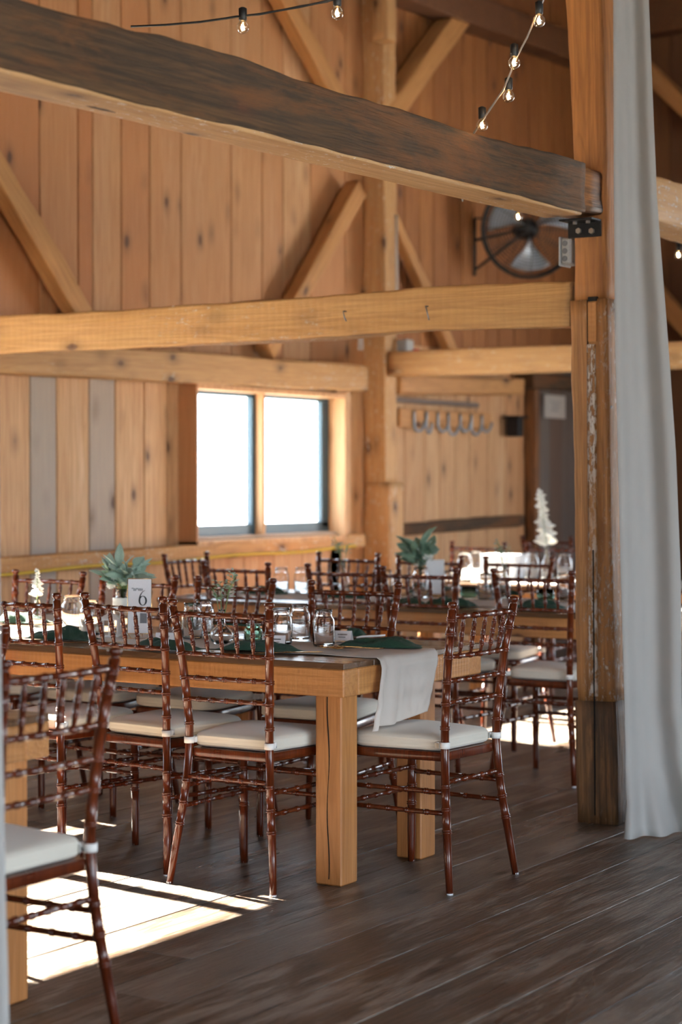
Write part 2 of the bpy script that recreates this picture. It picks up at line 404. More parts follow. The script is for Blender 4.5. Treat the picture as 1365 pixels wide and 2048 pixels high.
# ------------------------------------------------------------------ window wall
WIN = []   # openings (u0,u1,z0,z1)
jl = ony(396, 1083, 6.54); jr = ony(690, 1058, 6.54)
wu0, wu1 = jl.x, jr.x
wz0 = jl.z; wz1 = ony(396, 777, 6.54).z
print('window', wu0, wu1, wz0, wz1)
WIN.append((wu0 + .0, wu1, wz0, wz1 + .0))
WIN.append((4.25, 6.35, wz0 - .02, wz1 - .02))
def tri_boards(m, u0, u1, z0, z1, gap=.0015, tone=(.0, .3), grey=0, v=WV, th=.025):
    m.bbox(u0 + gap, u1 - gap, v, v + th, z0, z1, .002, (R() + .01, tone[0] + (tone[1] - tone[0]) * R(), grey))
def wallboards():
    m = MB()
    up = [-60, -10, 80, 157, 186, 243, 300, 363, 463, 525, 567, 622, 692, 745]
    upt = [.7, .95, .75, 1, .5, .85, .65, .55, .5, .6, .2, .75, .65, .8]
    lo = [-70, 0, 62, 115, 180, 232, 290, 337, 362]
    logr = [0, 0, 1, 0, .9, 0, 0, 0]
    zmid = ony(300, 735, WV).z
    for i in range(len(up) - 1):
        a, b = ony(up[i], 500, WV).x, ony(up[i + 1], 500, WV).x
        m.bbox(a + .005, b - .005, WV, WV + .025, zmid, 5.5, .003, (R() + .01, upt[i], 0))
    ulast = ony(745, 500, WV).x
    for i in range(len(lo) - 1):
        a, b = ony(lo[i], 900, WV).x, ony(lo[i + 1], 900, WV).x
        m.bbox(a + .005, b - .005, WV + .004, WV + .029, 0, zmid + .05, .003, (R() + .01, .02, logr[i]))
    uw = ony(362, 900, WV).x
    # below and above the window
    u = uw
    while u < wu1 + .12:
        m.bbox(u + .002, u + .158, WV + .004, WV + .029, 0, wz0 - .02, .003, (R() + .01, .1 + .3 * R(), 0)); u += .16
    m.bbox(uw, wu1 + .3, WV + .004, WV + .029, wz1 + .03, zmid + .05, .003, (.3, .2, 0))
    m.bbox(wu1 + .02, wu1 + .16, WV + .004, WV + .029, 0, zmid + .05, .003, (.6, .15, 0))
    ue = wu1 + .16
    # beyond the bay post: the hook bay, then upper boards
    pale_end = ony(1052, 900, WV).x
    u = ue
    tl = [.1, .2, .15, .3, .1, .25, .2, .35, .3, .55, .6, .5]
    k = 0
    while u < pale_end - .02:
        w = min(.2 + R() * .09, pale_end - u)
        m.bbox(u + .004, u + w - .004, WV + .004, WV + .029, 0, zmid + .3, .003, (R() + .01, tl[k % 12], 0)); u += w; k += 1
    # left part, outside the frame, round the second window
    u0 = ony(-60, 500, WV).x; u = u0
    while u > UMIN:
        w = .18 + R() * .1; a, b = max(u - w, UMIN), u
        w2 = WIN[1]
        if b > w2[0] - .0 and a < w2[1] + .0:
            m.bbox(a, b, WV, WV + .025, 0, w2[2], .002, (R() + .01, .2, 0)); m.bbox(a, b, WV, WV + .025, w2[3], 5.5, .002, (R() + .01, .4, 0))
            if a < w2[0]: m.bbox(a, w2[0], WV, WV + .025, w2[2], w2[3], .002, (R() + .01, .2, 0))
            if b > w2[1]: m.bbox(w2[1], b, WV, WV + .025, w2[2], w2[3], .002, (R() + .01, .2, 0))
        else: m.bbox(a, b, WV, WV + .025, 0, 5.5, .002, (R() + .01, .4 * R(), 0))
        u -= w
    tag(m.build('wall_left', M['wallwood']), kind='structure')
    # outer cladding closes the gaps, with the window openings left open
    c = MB(); xs = [UMIN - .1, WIN[1][0], WIN[1][1], WIN[0][0], WIN[0][1], UMAX + .2]
    for i in range(5):
        if i in (1, 3):
            w = WIN[1] if i == 1 else WIN[0]
            c.box(xs[i], xs[i + 1], WV + .03, WV + .06, -.4, w[2]); c.box(xs[i], xs[i + 1], WV + .03, WV + .06, w[3], 5.6)
        else: c.box(xs[i], xs[i + 1], WV + .03, WV + .06, -.4, 5.6)
    tag(c.build('wall_left_cladding', M['void']), kind='structure')
    # weathered door boards beyond the hook bay
    # boards high up beyond the bay post, shade painted in as darker pine
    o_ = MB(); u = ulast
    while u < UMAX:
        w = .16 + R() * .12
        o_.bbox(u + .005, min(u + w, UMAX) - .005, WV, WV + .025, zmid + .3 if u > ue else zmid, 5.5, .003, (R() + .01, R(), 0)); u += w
    tag(o_.build('wall_upper', M['wallshade']), kind='structure')
    d = MB(); u = pale_end + .06
    gr = [.3, .9, .5, .8, .95, .1, .4, .2, .2, .2, .2]
    k = 0
    while u < UMAX - .02:
        w = min(.17 + R() * .05, UMAX - u)
        d.bbox(u + .003, u + w - .003, WV - .004, WV + .026, 0, zmid + .3, .003, (R() + .01, .6, gr[min(k, 10)])); u += w; k += 1
    tag(d.build('door_1', M['barnwood']), kind='structure')
    return pale_end
pale_end = wallboards()

def window_unit(n, u0, u1, z0, z1, far=True):
    e = thing('window_%d' % n, None, None, (u0, WV, z0)); tag(e, kind='structure')
    W = u1 - u0; H = z1 - z0; inv = Vector((-u0, -WV, -z0))
    def part(mb, name, mat, sm=False): 
        return mb.build(name, M[mat], e, sm)
    # projecting box casing (local coords)
    b = MB()
    b.bbox(-.02, .0, -.125, .04, -.02, H + .04, .002, (.2, .75, 0))
    b.bbox(W, W + .03, -.125, .04, -.02, H + .04, .002, (.4, .1, 0))
    b.bbox(0, W, -.125, .04, H + .0, H + .03, .002, (.6, .2, 0))
    b.bbox(-.02, W + .03, -.125, .04, -.03, .0, .002, (.8, .1, 0))
    part(b, 'casing', 'wallwood')
    s = MB(); f = .035
    s.bbox(0, W, -.0, .04, 0, .085); s.bbox(0, W, -.0, .04, H - .022, H)
    s.bbox(0, .014, 0, .04, .05, H - .022); s.bbox(W - .085, W, -.0, .04, .05, H - .022); s.bbox(W * .47 - .035, W * .47 + .02, -.005, .04, .05, H - .022)
    part(s, 'sash', 'sash')
    s = MB(); s.bbox(W * .47 - .0, W * .47 + .03, -.06, .0, .0, H, .003, (.3, .3, 0)); part(s, 'mullion', 'wallwood')
    g = MB(); g.box(.012, W - .08, .018, .022, .08, H - .02); part(g, 'pane', 'pane')
    return e
window_unit(1, *WIN[0]); window_unit(2, *WIN[1])
# inner sill board and side casing seen to the right of the opening
MBc = MB().bbox(wu1 + .03, wu1 + .2, WV - .04, WV - .0, wz0 - .02, wz1 + .06, .004, (.5, .05, 0)).build('trim_1', M['wallwood']); tag(MBc, kind='structure')
MBc = MB().bbox(wu0, wu1 - .02, WV - .07, WV - .001, wz0 + .001, wz0 + .022, .004, (.9, .3, .6)).build('trim_2', M['wallwood']); tag(MBc, kind='structure')

# --- horizontal timbers on the wall
vg = 6.54
def seg(name, a, b, hpx_a, v, dep, mat, seed, label, cat='beam', **kw):
    """a,b: pixel of the lower front edge at two places; hpx_a: pixel height of the face at a"""
    A = ony(a[0], a[1], v); B = ony(b[0], b[1], v); h = (ony(a[0], a[1] - hpx_a, v).z - A.z)
    P0 = A + Vector((0, dep / 2, h / 2)); P1 = B + Vector((0, dep / 2, h / 2))
    d = (P1 - P0)
    ext0, ext1 = kw.pop('ext', (0, 0))
    P0 = P0 - d * ext0; P1 = P1 + d * ext1
    return timber(name, P0, P1, dep, h, mat, seed, label, cat, **kw)
# girt above the window
seg('wall_girt', (62, 750), (737, 782), 66, 6.49, WV - 6.49, 'paler', 3, 'pale sawn girt running along the wall right above the window', ext=(.6, 0.0))
seg('sill_beam', (0, 1150), (720, 1094), 34, vg, WV - vg, 'pale', 5, 'honey coloured sill timber along the wall just below the window', ext=(.5, .02))
# --- bay post C
pc = ony(764, 900, 6.56); UC = pc.x
print('postC', UC)
cp = thing('bay_post', 'pale timber bay post right of the window with thicker lower block', 'post', (UC, 6.58, 0))
zt = ony(764, 965, 6.45).z
timber('upper_post', (UC, 6.57, zt - .02), (UC - .03, 6.57, 5.4), .17, .16, 'paler', 8, parent=cp)
timber('lower_block', (UC + .01, 6.55, 0), (UC + .01, 6.55, zt), .20, .19, 'paler', 9, parent=cp)
# --- girt 4: runs from bay post towards the right
A = onx(765, 752, UC - .08); B = onx(1140, 742, UC - .08); hh = onx(1140, 690, UC - .08).z - B.z
P0 = A + Vector((.08, 0, hh / 2)); P1 = B + Vector((.08, 0, hh / 2)); d = P1 - P0
timber('cross_girt', P0 + d * 0.03, P1 + d * 1.9, .16, hh, 'paler', 11, 'pale cross girt with bright lower edge running right from the bay post', 'beam')
# --- dark timber over the hooks, band below
pe = pale_end
seg('dark_girt', (800, 787), (1050, 790), 36, 6.5, WV - 6.5, 'brace', 13, 'reddish timber over the horseshoe hook board', ext=(.0, .0))
A = ony(793, 1074, 6.6); B = ony(1050, 1051, 6.6)
timber('wall_rail', A + Vector((0, .03, .04)), B + Vector((0, .03, .04)), .05, .085, 'darkbeam', 14, 'grey weathered rail low on the wall below the horseshoe hooks', 'rail')
A = ony(1061, 1100, 6.56)
timber('door_post', (pe + .03, 6.61, 0), (pe + .02, 6.61, ony(1061, 745, 6.56).z), .09, .06, 'rustbeam', 15, 'slim reddish post beside the dark weathered boards', 'post')
seg('door_lintel', (1066, 775), (1175, 783), 30, 6.5, WV - 6.5, 'darkbeam', 16, 'dark lintel over the weathered boards right of the hooks', ext=(0, .6))

# --- braces on the wall plane
def brace(a, b, v, w, h, seed, label, mat='brace'):
    A = ony(a[0], a[1], v); B = ony(b[0], b[1], v)
    timber('diagonal_brace', A, B, w, h, mat, seed, label, 'brace', group='braces of the window wall')
brace((-130, 130), (196, 694), 6.56, .10, .13, 21, 'diagonal brace leaning down to the right at the left edge of the wall')
brace((712, 378), (530, 708), 6.57, .10, .125, 22, 'diagonal brace rising to the bay post from above the window')
brace((779, 425), (905, 710), 6.57, .08, .09, 23, 'slim diagonal brace dropping right from the bay post towards the fan')
brace((548, -30), (690, 235), 6.57, .10, .13, 24, 'upper diagonal brace falling right behind the bulb strand')
brace((948, -15), (770, 235), 6.55, .14, .17, 25, 'wide upper diagonal brace falling left onto the bay post')
A = ony(780, 82, 6.38)
timber('tie_end', (A.x, 6.42, A.z), (A.x, 6.42, A.z + 1.0), .12, .12, 'paler', 26, 'short pale timber end hanging in front of the bay post top', 'timber')
# plate at the wall head
A = ony(958, 40, 6.55); B = ony(1139, 95, 6.55); print('plate', A, B)
PZ = (A.z + B.z) / 2
timber('wall_plate', (4, 6.55, PZ - .25), (UMAX, 6.55, PZ + .05), .2, .22, 'roofwood', 27, 'dark wall plate where the window wall meets the roof', 'beam')
# --- end wall (u = UMAX) with gable, other walls
def gable(name, u, mat, opening=None, kind='structure'):
    m = MB(); v = VMIN
    while v < WV + .1:
        w = .22 + R() * .08; v2 = min(v + w, WV + .1)
        top = 5.4 + (1 - abs((v + v2) / 2 - .83) / 5.83) * 3.0
        at_ = (R() + .01, .2 + .6 * R(), 0)
        if opening and v2 > opening[0] and v < opening[1]: m.bbox(u, u + .03, v + .002, v2 - .002, opening[2], top, .003, at_)
        else: m.bbox(u, u + .03, v + .002, v2 - .002, 0, top, .003, at_)
        v = v2
    return tag(m.build(name, M[mat]), kind=kind)
gable('wall_end', UMAX, 'barnwood', (-.5, 3.4, 2.8))  # opening out of view, added to light the far tables from behind
tag(MB().box(UMAX + .031, UMAX + .06, VMIN, -.6, -.3, 5.6).box(UMAX + .031, UMAX + .06, 3.5, WV + .1, -.3, 5.6).box(UMAX + .031, UMAX + .06, -.6, 3.5, 2.8, 5.6).build('wall_end_cladding', M['void']), kind='structure')
gable('wall_back', UMIN, 'barnwood', (-1.4, .9, 2.4))
timber('end_plate', (UMAX - .12, 6.5, 5.0), (UMAX - .12, -4.5, 5.0), .2, .25, 'roofwood', 28, 'dark tie timber across the end wall high behind the drape', 'beam')
timber('end_post', (UMAX - .1, 5.2, 0), (UMAX - .1, 5.2, 4.86), .18, .18, 'roofwood', 29, 'dark post against the end wall behind the drape', 'post')
for (v0, z0, v1, z1, k) in ((5.25, 3.7, 6.5, 4.95, 0), (6.4, 3.2, 5.3, 2.0, 1)):
    timber('end_wall_brace', (UMAX - .27, v0, z0), (UMAX - .27, v1, z1), .12, .14, 'brace', 31 + k,
           ['dark brace high on the end wall beyond the drape', 'lower brace on the end wall beyond the drape'][k], 'brace')
# right side wall with wide door openings and windows (behind the camera's right)
def side_wall():
    m = MB(); ops = [(-2.6, .2, .9, 3.0), (.8, 5.4, 0, 3.1)]
    u = UMIN
    while u < UMAX:
        w = .25; u2 = min(u + w, UMAX); mid = (u + u2) / 2; o = [q for q in ops if q[0] < mid < q[1]]
        a = (R() + .01, .5 * R(), 0)
        if o:
            o = o[0]
            if o[2] > 0: m.bbox(u, u2, VMIN - .03, VMIN, 0, o[2], .003, a)
            m.bbox(u, u2, VMIN - .03, VMIN, o[3], 5.5, .003, a)
        else: m.bbox(u, u2, VMIN - .03, VMIN, 0, 5.5, .003, a)
        u = u2
    tag(m.build('wall_right', M['barnwood']), kind='structure')
    return ops
ops = side_wall()
def roof():
    m = MB()
    for s_, v0, v1 in ((1, WV + .4, .83), (-1, VMIN - .4, .83)):
        u = UMIN - .2
        while u < UMAX + .2:
            w = .24
            z0 = 5.35; z1 = 8.5
            vs = [Vector((x, y, z + t)) for t in (0, .03) for x, y, z in ((u + .002, v0, z0), (u + w - .002, v0, z0), (u + w - .002, v1, z1), (u + .002, v1, z1))]
            m.add(vs, [(0, 1, 2, 3), (7, 6, 5, 4), (0, 4, 5, 1), (1, 5, 6, 2), (2, 6, 7, 3), (3, 7, 4, 0)], (R() + .01, R(), 0)); u += w
    tag(m.build('ceiling', M['roofwood']), kind='structure')
    c = MB()
    for s_, v0 in ((1, WV + .5), (-1, VMIN - .5)):
        vs = [Vector((x, y, z)) for x, y, z in ((UMIN - .5, v0, 5.42), (UMAX + .5, v0, 5.42), (UMAX + .5, .83, 8.6), (UMIN - .5, .83, 8.6))]
        c.add(vs, [(0, 1, 2, 3)])
    tag(c.build('ceiling_cladding', M['void']), kind='structure')
roof()

# ------------------------------------------------------------------ main post and hewn beams
pb = onz(1157, 1643, 0); PU, PV = pb.x, pb.y; PW = .172
print('post', PU, PV)
post = thing('main_post', 'tall hewn orange timber post carrying the dark beam, left of the right drape', 'post', (PU + PW / 2, PV - PW / 2, 0))
ylb, yrb = onx(1157, 1643, PU).y, onx(1236, 1643, PU).y; ylt, yrt = onx(1140, 420, PU).y, onx(1208, 420, PU).y
zt_ = onx(1140, 420, PU).z; print('post faces', ylb - yrb, ylt - yrt, ylt)
def postpt(z):   # lean of the post; centre line
    t = z / zt_; return Vector((PU + PW / 2, (ylb + yrb) / 2 * (1 - t) + (ylt + yrt) / 2 * t, z))
WB, WT = ylb - yrb, ylt - yrt
PVR = yrt
z1 = onx(1160, 685, PU).z; z0s = onx(1160, 1400, PU).z; z2 = onx(1160, 600, PU).z
timber('upper_shaft', postpt(z2), postpt(5.5), WT, PW, 'post', 41, parent=post, rough=.009, bend=lambda t: (-.012 * math.sin(t * 9), 0))
timber('middle_shaft', postpt(z0s), postpt(z2), (WT + WB) / 2, PW * 1.01, 'postmid', 42, parent=post, rough=.008)
timber('lower_shaft', postpt(-.0), postpt(z0s), WB, PW * 1.01, 'postlow', 43, parent=post, rough=.010)
def postbox(name, px0, px1, py0, py1, mat, out=.003, dep=.02, nm=None, seed=1):
    a = onx(px0, py1, PU); b = onx(px1, py0, PU)
    m = MB(); L_ = b.z - a.z
    m.bbox(0, L_, -(a.y - b.y) / 2, (a.y - b.y) / 2, -dep / 2, dep / 2, .002, (seed * .31, 0, 0))
    o = m.build(name, M[mat]); c = Vector((PU - .004 - out + dep / 2, (a.y + b.y) / 2, a.z))
    o.matrix_world = frame(c, c + Vector((0, .01 * L_, L_)))
    o.parent = post; o.matrix_parent_inverse = Matrix.Translation(-post.location); return o
postbox('mortise_slot', 1178, 1196, 593, 603, 'void', .005)
postbox('tenon_block', 1178.5, 1196, 604, 684, 'apron', .006, seed=2)
postbox('painted_strip', 1181, 1199, 688, 1392, 'postpaint', .006, seed=3)
postbox('long_crack', 1180.2, 1182, 600, 1100, 'void', .0068, .012)
postbox('lower_crack', 1193, 1195.5, 1100, 1630, 'void', .013, .012)
# beam 1
vb = PVR; BC = PVR + PW / 2
pts = [ony(1198, 431, vb), ony(700, 308, vb), ony(0, 134, vb)]; tps = [ony(1140, 330, vb), ony(700, 190, vb), ony(72, 0, vb)]
h_ok = 1; print('beam1 bottom', pts, 'top', tps)
h1 = tps[1].z - pts[1].z
b0 = Vector((PU - .002, BC, pts[0].z + h1 / 2 + .002)); bdir = Vector((-1, 0, (pts[2].z - pts[0].z) / (pts[0].x - pts[2].x)))
b1 = b0 + bdir * (PU + 1.8)
bm1 = thing('tie_beam', 'dark weathered tie beam crossing the top of the room to the main post', 'beam', b0)
joint = b0 + bdir * .17
timber('beam_body', b1, joint, PW, h1, 'darkbeam', 51, parent=bm1, rough=.012, rnd=.012, step=.04)
timber('scarfed_end', joint - bdir * .004, b0, PW * .97, h1 * .95, 'rustbeam', 52, parent=bm1, rough=.007, rnd=.022)
# worn beam underside, bounce light from the floor put into its pale colour
low = timber('worn_lit_underside', b1 + Vector((0, .0, -h1 / 2 - .004)), joint + Vector((0, .0, -h1 / 2 - .004)), PW * .9, .016, 'paler', 53, parent=bm1, rough=.004, rnd=.006, step=.04)
low['label'] = 'worn underside with bounce light put into its pale colour'
# beam continues past the post
A = ony(1332, 455, vb); 
timber('tie_beam', (PU + PW, BC, pts[0].z + h1 / 2 + .05), (13.5, BC, pts[0].z + h1 / 2 + .03), PW, h1 * 1.05, 'paler', 54, 'pale tie beam continuing behind the right drape', 'beam', rough=.01)
# beam 2
A0 = onx(0, 703, PU); T0 = onx(0, 623, PU); A1 = onx(1140, 647, PU); T1 = onx(1140, 566, PU)
h2 = ((T0.z - A0.z) + (T1.z - A1.z)) / 2; print('beam2', A0, A1, h2)
P0 = Vector((PU + .08, ylt + .002, A1.z + h2 / 2)); dd = (A0 - A1) / abs(A0.y - A1.y)
P1 = P0 + dd * (WV - PV - .02)
P1.x = PU + .08
def b2bend(t): return (0, .012 * math.exp(-((t - .17) / .10) ** 2) - .006)
timber('horizontal_girt', P0, P1, .15, h2, 'pale', 61, 'pale hewn girt with nail stubs running left from the main post', 'beam', rough=.008, bend=b2bend, step=.04)

# bracket under the dark beam
br = thing('angle_bracket', 'black steel angle bracket bolted under the dark beam on the main post', 'bracket', (PU, PV - PW / 2, pts[0].z - .05))
a = onx(1139, 478, PU); b = onx(1210, 438, PU)
zb = pts[0].z - .004
m = MB(); m.bbox(PU - .018, PU - .011, PVR + .003, PVR + WT - .002, a.z, zb - .006, .001); o = m.build('upright_plate', M['black'], br); o.matrix_parent_inverse = Matrix.Translation(-br.location)
m = MB(); m.bbox(PU - .10, PU - .011, PVR + .003, PVR + WT - .002, zb - .014, zb - .007, .001); o = m.build('seat_plate', M['black'], br); o.matrix_parent_inverse = Matrix.Translation(-br.location)
for px in (1158.5, 1184.5):
    c = onx(px, 462, PU - .02); m = MB(); m.sweep([c + Vector((.006, 0, 0)), c + Vector((-.007, 0, 0))], .0115, 6); o = m.build('bolt_head', M['bolt'], br); o.matrix_parent_inverse = Matrix.Translation(-br.location)
    m = MB(); c2 = Vector((PU - .055, c.y, zb - .014)); m.sweep([c2, c2 - Vector((0, 0, .009))], .009, 6); o = m.build('bolt_head', M['bolt'], br); o.matrix_parent_inverse = Matrix.Translation(-br.location)
# junction box on the left side of the post
c = at(1131, 503, 522)
jb = thing('junction_box', 'small grey junction box on the left side of the main post', 'electrical box', (PU + .06, ylt + .032, c.z))
MB().bbox(-.045, .045, -.03, .012, -.05, .05, .006).build('box_body', M['greybox'], jb)
MB().bbox(-.05, .05, .012, .02, -.056, .056, .004).build('cover_plate', M['greybox'], jb)
for k in (-1, 0, 1):
    MB().sweep([(-.047, -.005, k * .029), (-.044, -.005, k * .029)], .011, 14).build('knockout', M['iron'], jb)
# nail stubs on beam 2 and old hooks on the post edge
for k, (px, py, L_, lab) in enumerate(((855, 622, .05, 'bent rusty nail in the middle of the pale girt'), (690, 632, .035, 'bent rusty nail left of the longest one in the pale girt'))):
    c = onx(px, py, PU + .0); m = MB()
    m.sweep([c + Vector((.02, 0, .02)), c + Vector((-.012, 0, .018)), c + Vector((-.018, -.01, -.008)), c + Vector((-.014, -.016, -L_ + .012))], .0028, 6)
    tag(m.build('bent_nail', M['iron'], smooth=True), lab, 'nail')
for k, (px, py) in enumerate(((1236, 820), (1238, 1155), (1238, 1420))):
    c = at(1233, py, 524); m = MB(); y = PVR - .002
    m.sweep([(PU + .03, y + .02, c.z), (PU + .03, y - .015, c.z), (PU + .02, y - .02, c.z + .012)], .005, 6)
    tag(m.build('iron_spike', M['iron'], smooth=True), ['iron spike at window height on the main post beside the drape', 'iron spike at chair back height on the main post beside the drape', 'lowest iron spike on the main post beside the drape'][k], 'spike')

# ------------------------------------------------------------------ conduit, box, fan, hooks
c0 = ony(783, 430, 6.44); c1 = ony(786, 575, 6.44)
m = MB(); m.sweep([(c0.x + .03, 6.42, c0.z), (c0.x + .035, 6.42, (c0.z + c1.z) / 2), (c1.x + .02, 6.42, c1.z - .1)], .010, 8)
tag(m.build('conduit_pipe', M['conduit'], smooth=True), 'thin white conduit pipe running down beside the bay post', 'pipe')
cb = ony(790, 690, 6.4)
sb = thing('switch_box', 'small pale switch box with red lever on the cross girt by the bay post', 'electrical box', (UC + .12, 6.45, cb.z - .06))
MB().bbox(-.05, .05, -.04, .04, .0, .11, .008).build('box_body', M['greybox'], sb)
MB().bbox(.03, .1, -.06, -.04, .03, .05, .006).build('lever', M['red'], sb)
# loop of pale hose on the left of the bay post
c = ony(727, 700, 6.45); m = MB()
m.sweep([(c.x + .02 * math.cos(t), 6.47, c.z + .09 * math.sin(t)) for t in [i * .35 for i in range(10)]], .009, 8)
tag(m.build('cable_loop', M['conduit'], smooth=True), 'pale loop of cable on the left side of the bay post', 'cable')

def fan():
    fc = ony(1060, 458, 6.2)
    e = thing('wall_fan', 'round black caged wall fan with pale blades left of the main post', 'fan', (fc.x, 6.2, fc.z))
    # drum axis tilted towards the room and to the left
    ax = Vector((-.75, -.62, -.12)).normalized(); s1 = ax.cross(Vector((0, 0, 1))).normalized(); s2 = s1.cross(ax).normalized()
    Rr = .34
    cage = MB()
    for k in range(14):
        r = Rr * (.14 + .86 * k / 13)
        for dp in (.07, -.07):
            q = dp * (1.0 if k < 12 else .9)
            bul = (1 - (r / Rr) ** 2) * .04 * (1 if dp > 0 else -1)
            cage.sweep([ax * (q + bul) + (s1 * math.cos(t) + s2 * math.sin(t)) * r for t in [2 * PI * i / 28 for i in range(29)]], .0022 if k < 13 else .007, 5, False)
    for k in range(12):
        t = 2 * PI * k / 12; dr = s1 * math.cos(t) + s2 * math.sin(t)
        cage.sweep([dr * .04 + ax * .11, dr * Rr * .6 + ax * .095, dr * Rr + ax * .07, dr * Rr - ax * .07, dr * Rr * .6 - ax * .095, dr * .04 - ax * .11], .003, 5)
    cage.build('cage', M['fancage'], e, True)
    rim = MB(); rim.sweep([(s1 * math.cos(t) + s2 * math.sin(t)) * (Rr + .004) for t in [2 * PI * i / 40 for i in range(41)]], .013, 6, False); rim.build('drum_rim', M['fancage'], e, True)
    MB().sweep([ax * -.22, ax * -.2, ax * -.07, ax * .03, ax * .06], [.05, .075, .08, .055, .03], 16).build('motor', M['black'], e, True)
    for k in range(3):
        t0 = math.radians(-92 + 120 * k); bl = MB()
        def fn(i, j, t0=t0):
            r = .05 + .25 * i; w = (.25 + .45 * math.sin(min(1, i * 1.1) * PI * .55)); t = t0 + (j - .5) * w * 1.6 * (.6 + .4 * i)
            return (s1 * math.cos(t) + s2 * math.sin(t)) * r + ax * ((j - .5) * .07)
        bl.grid(fn, 8, 8); bl.build('fan_blade', M['fanblade'], e, True, solid=.003)
    arm = MB(); base = ony(957, 540, 6.6) - e.location; top = ony(957, 480, 6.6) - e.location
    base.y = top.y = 6.63 - 6.2; top.x = base.x
    up2 = top + Vector((0, 0, .16))
    arm.sweep([base - Vector((0, 0, .04)), up2 + Vector((0, 0, .0))], .014, 6)
    arm.sweep([top, ax * -.2], .011, 6); arm.sweep([base, ax * -.2 + Vector((0, 0, -.03))], .011, 6); arm.sweep([up2, ax * -.18 + Vector((0, 0, .06))], .007, 6)
    arm.build('wall_bracket', M['black'], e, True)
fan()

# horseshoe hook board
A = ony(803, 850, 6.6); B = ony(985, 850, 6.6); zt = ony(803, 818, 6.6).z
tag(MB().bbox(ony(792, 810, 6.6).x, ony(960, 810, 6.6).x, 6.60, WV, zt + .045, zt + .08, .006, (.3, 1, .6)).build('dark_ledge', M['barnwood']), 'dark thin ledge just above the horseshoe hook board', 'ledge')
hb = thing('hook_board', 'brown board with seven horseshoe hooks on the wall right of the bay post', 'coat rack', (A.x, 6.62, zt - .12))
MB().bbox(0, B.x - A.x, -.012, .012, 0, .13, .005, (.4, .8, .2)).build('board', M['brace'], hb)
for k, (px, dy, rot) in enumerate(((828, 0, 0), (853, 5, 1), (876, -2, 0), (897, 8, 0), (921, -6, 0), (943, 4, 0), (964, -8, 0))):
    x = ony(px, 840, 6.6).x - A.x; m = MB(); pts_ = []
    for i in range(15):
        t = i / 14; an = PI * (1 + t) 
        if t < .3: pts_.append((x, -.022, .115 - t / .3 * .10))
        else:
            q = (t - .3) / .7; pts_.append((x + (.05 - .05 * math.cos(q * PI)) * (0.3 if rot else 1), -.022 - .03 * q, .015 - .055 * math.sin(q * PI) + q * .03 - dy * .002))
    m.sweep(pts_, .010, 8); m.build('horseshoe_hook', M['iron'], hb, True)
# small black lantern and the paper sign
c = ony(1040, 852, 6.55)
ln = thing('wall_lantern', 'small black wall lantern between the hooks and the reddish post', 'lantern', (c.x - .02, 6.58, c.z - .08))
MB().bbox(-.045, .045, -.05, .05, 0, .14, .004).build('lantern_body', M['black'], ln)
MB().bbox(-.07, .07, -.08, .07, .14, .155, .004).build('lantern_cap', M['black'], ln)
a = ony(1093, 835, 6.62); b = ony(1134, 792, 6.62)
sg = thing('paper_sign', 'cream paper sign pinned to the dark weathered boards', 'sign', (a.x, 6.635, a.z))
w_, h_ = b.x - a.x, b.z - a.z
MB().bbox(0, w_, -.006, .006, 0, h_, .002).build('sheet', M['runner'], sg)
m = MB()
for r_, (x0, x1) in enumerate(((.25, .75), (.35, .7), (.3, .65))):
    z = h_ * (.68 - r_ * .17); m.sweep([(w_ * (x0 + (x1 - x0) * i / 14), -.0075, z + .006 * math.sin(i * 2.1 + r_)) for i in range(15)], .0018, 4)
m.build('lettering', M['photoprint'], sg)
# yellow cord under the sill
A = ony(0, 1146, 6.5); B = ony(340, 1126, 6.5); D = ony(715, 1092, 6.5)
m = MB(); p_ = []
for i in range(41):
    t = i / 40; x = A.x - .6 + (D.x - A.x + .6) * t
    z = A.z + (D.z - A.z) * max(0, (x - A.x) / (D.x - A.x)) - .012 * math.sin(t * 3 * PI) ** 2; p_.append((x, 6.515, z))
m.sweep(p_, .008, 6); tag(m.build('yellow_cord', M['yellow'], smooth=True), 'yellow cord strung along the wall below the window', 'cord')

# ------------------------------------------------------------------ string lights
def strand(path, bulbs, label, cmat, up=(0, 0, 1)):
    e = thing('string_light', label, 'string lights', path[0])
    o0 = path[0]; m = MB(); pp = [p - o0 for p in path]
    m.sweep(pp, .0035, 6)
    m.sweep([p + Vector((0, 0, .004 * math.sin(i * 3))) for i, p in enumerate(pp)], .0028, 5)
    m.build('cable', M[cmat], e, True)
    for c in bulbs:
        q = c - o0
        s = MB(); s.sweep([q + Vector((0, 0, .062)), q + Vector((0, 0, .058)), q + Vector((0, 0, .024)), q + Vector((0, 0, .020))], [.006, .013, .0125, .010], 12)
        so = s.build('socket', M['cable'], e, True)
        b = MB(); b.lathe([(0, -.020), (.007, -.0188), (.0135, -.0148), (.0182, -.0082), (.020, 0), (.0182, .0082), (.0135, .0148), (.0105, .0175), (.0095, .024)], q, 20)
        bo = b.build('bulb', M['bulbglass'], e, True)
        f = MB(); f.sweep([q + Vector((.004 * math.sin(i * 2.4), .004 * math.cos(i * 2.4), -.008 + .0020 * i)) for i in range(9)], .0030, 6)
        fo = f.build('filament', M['filament'], e, True)
        fo.parent = bo
def hang(px, py, s): return at(px, py, s)
p1 = [hang(262, 53, 640), hang(330, 50, 642), hang(400, 44, 645), hang(472, 34, 648), hang(520, 28, 650), hang(600, 14, 652), hang(655, 2, 655), hang(674, -2, 655), hang(760, -30, 660), hang(900, -90, 670)]
strand(p1, [hang(486, 55, 648), hang(675, 27, 655)], 'string of round bulbs on black cable above the dark beam at upper left', 'cable')
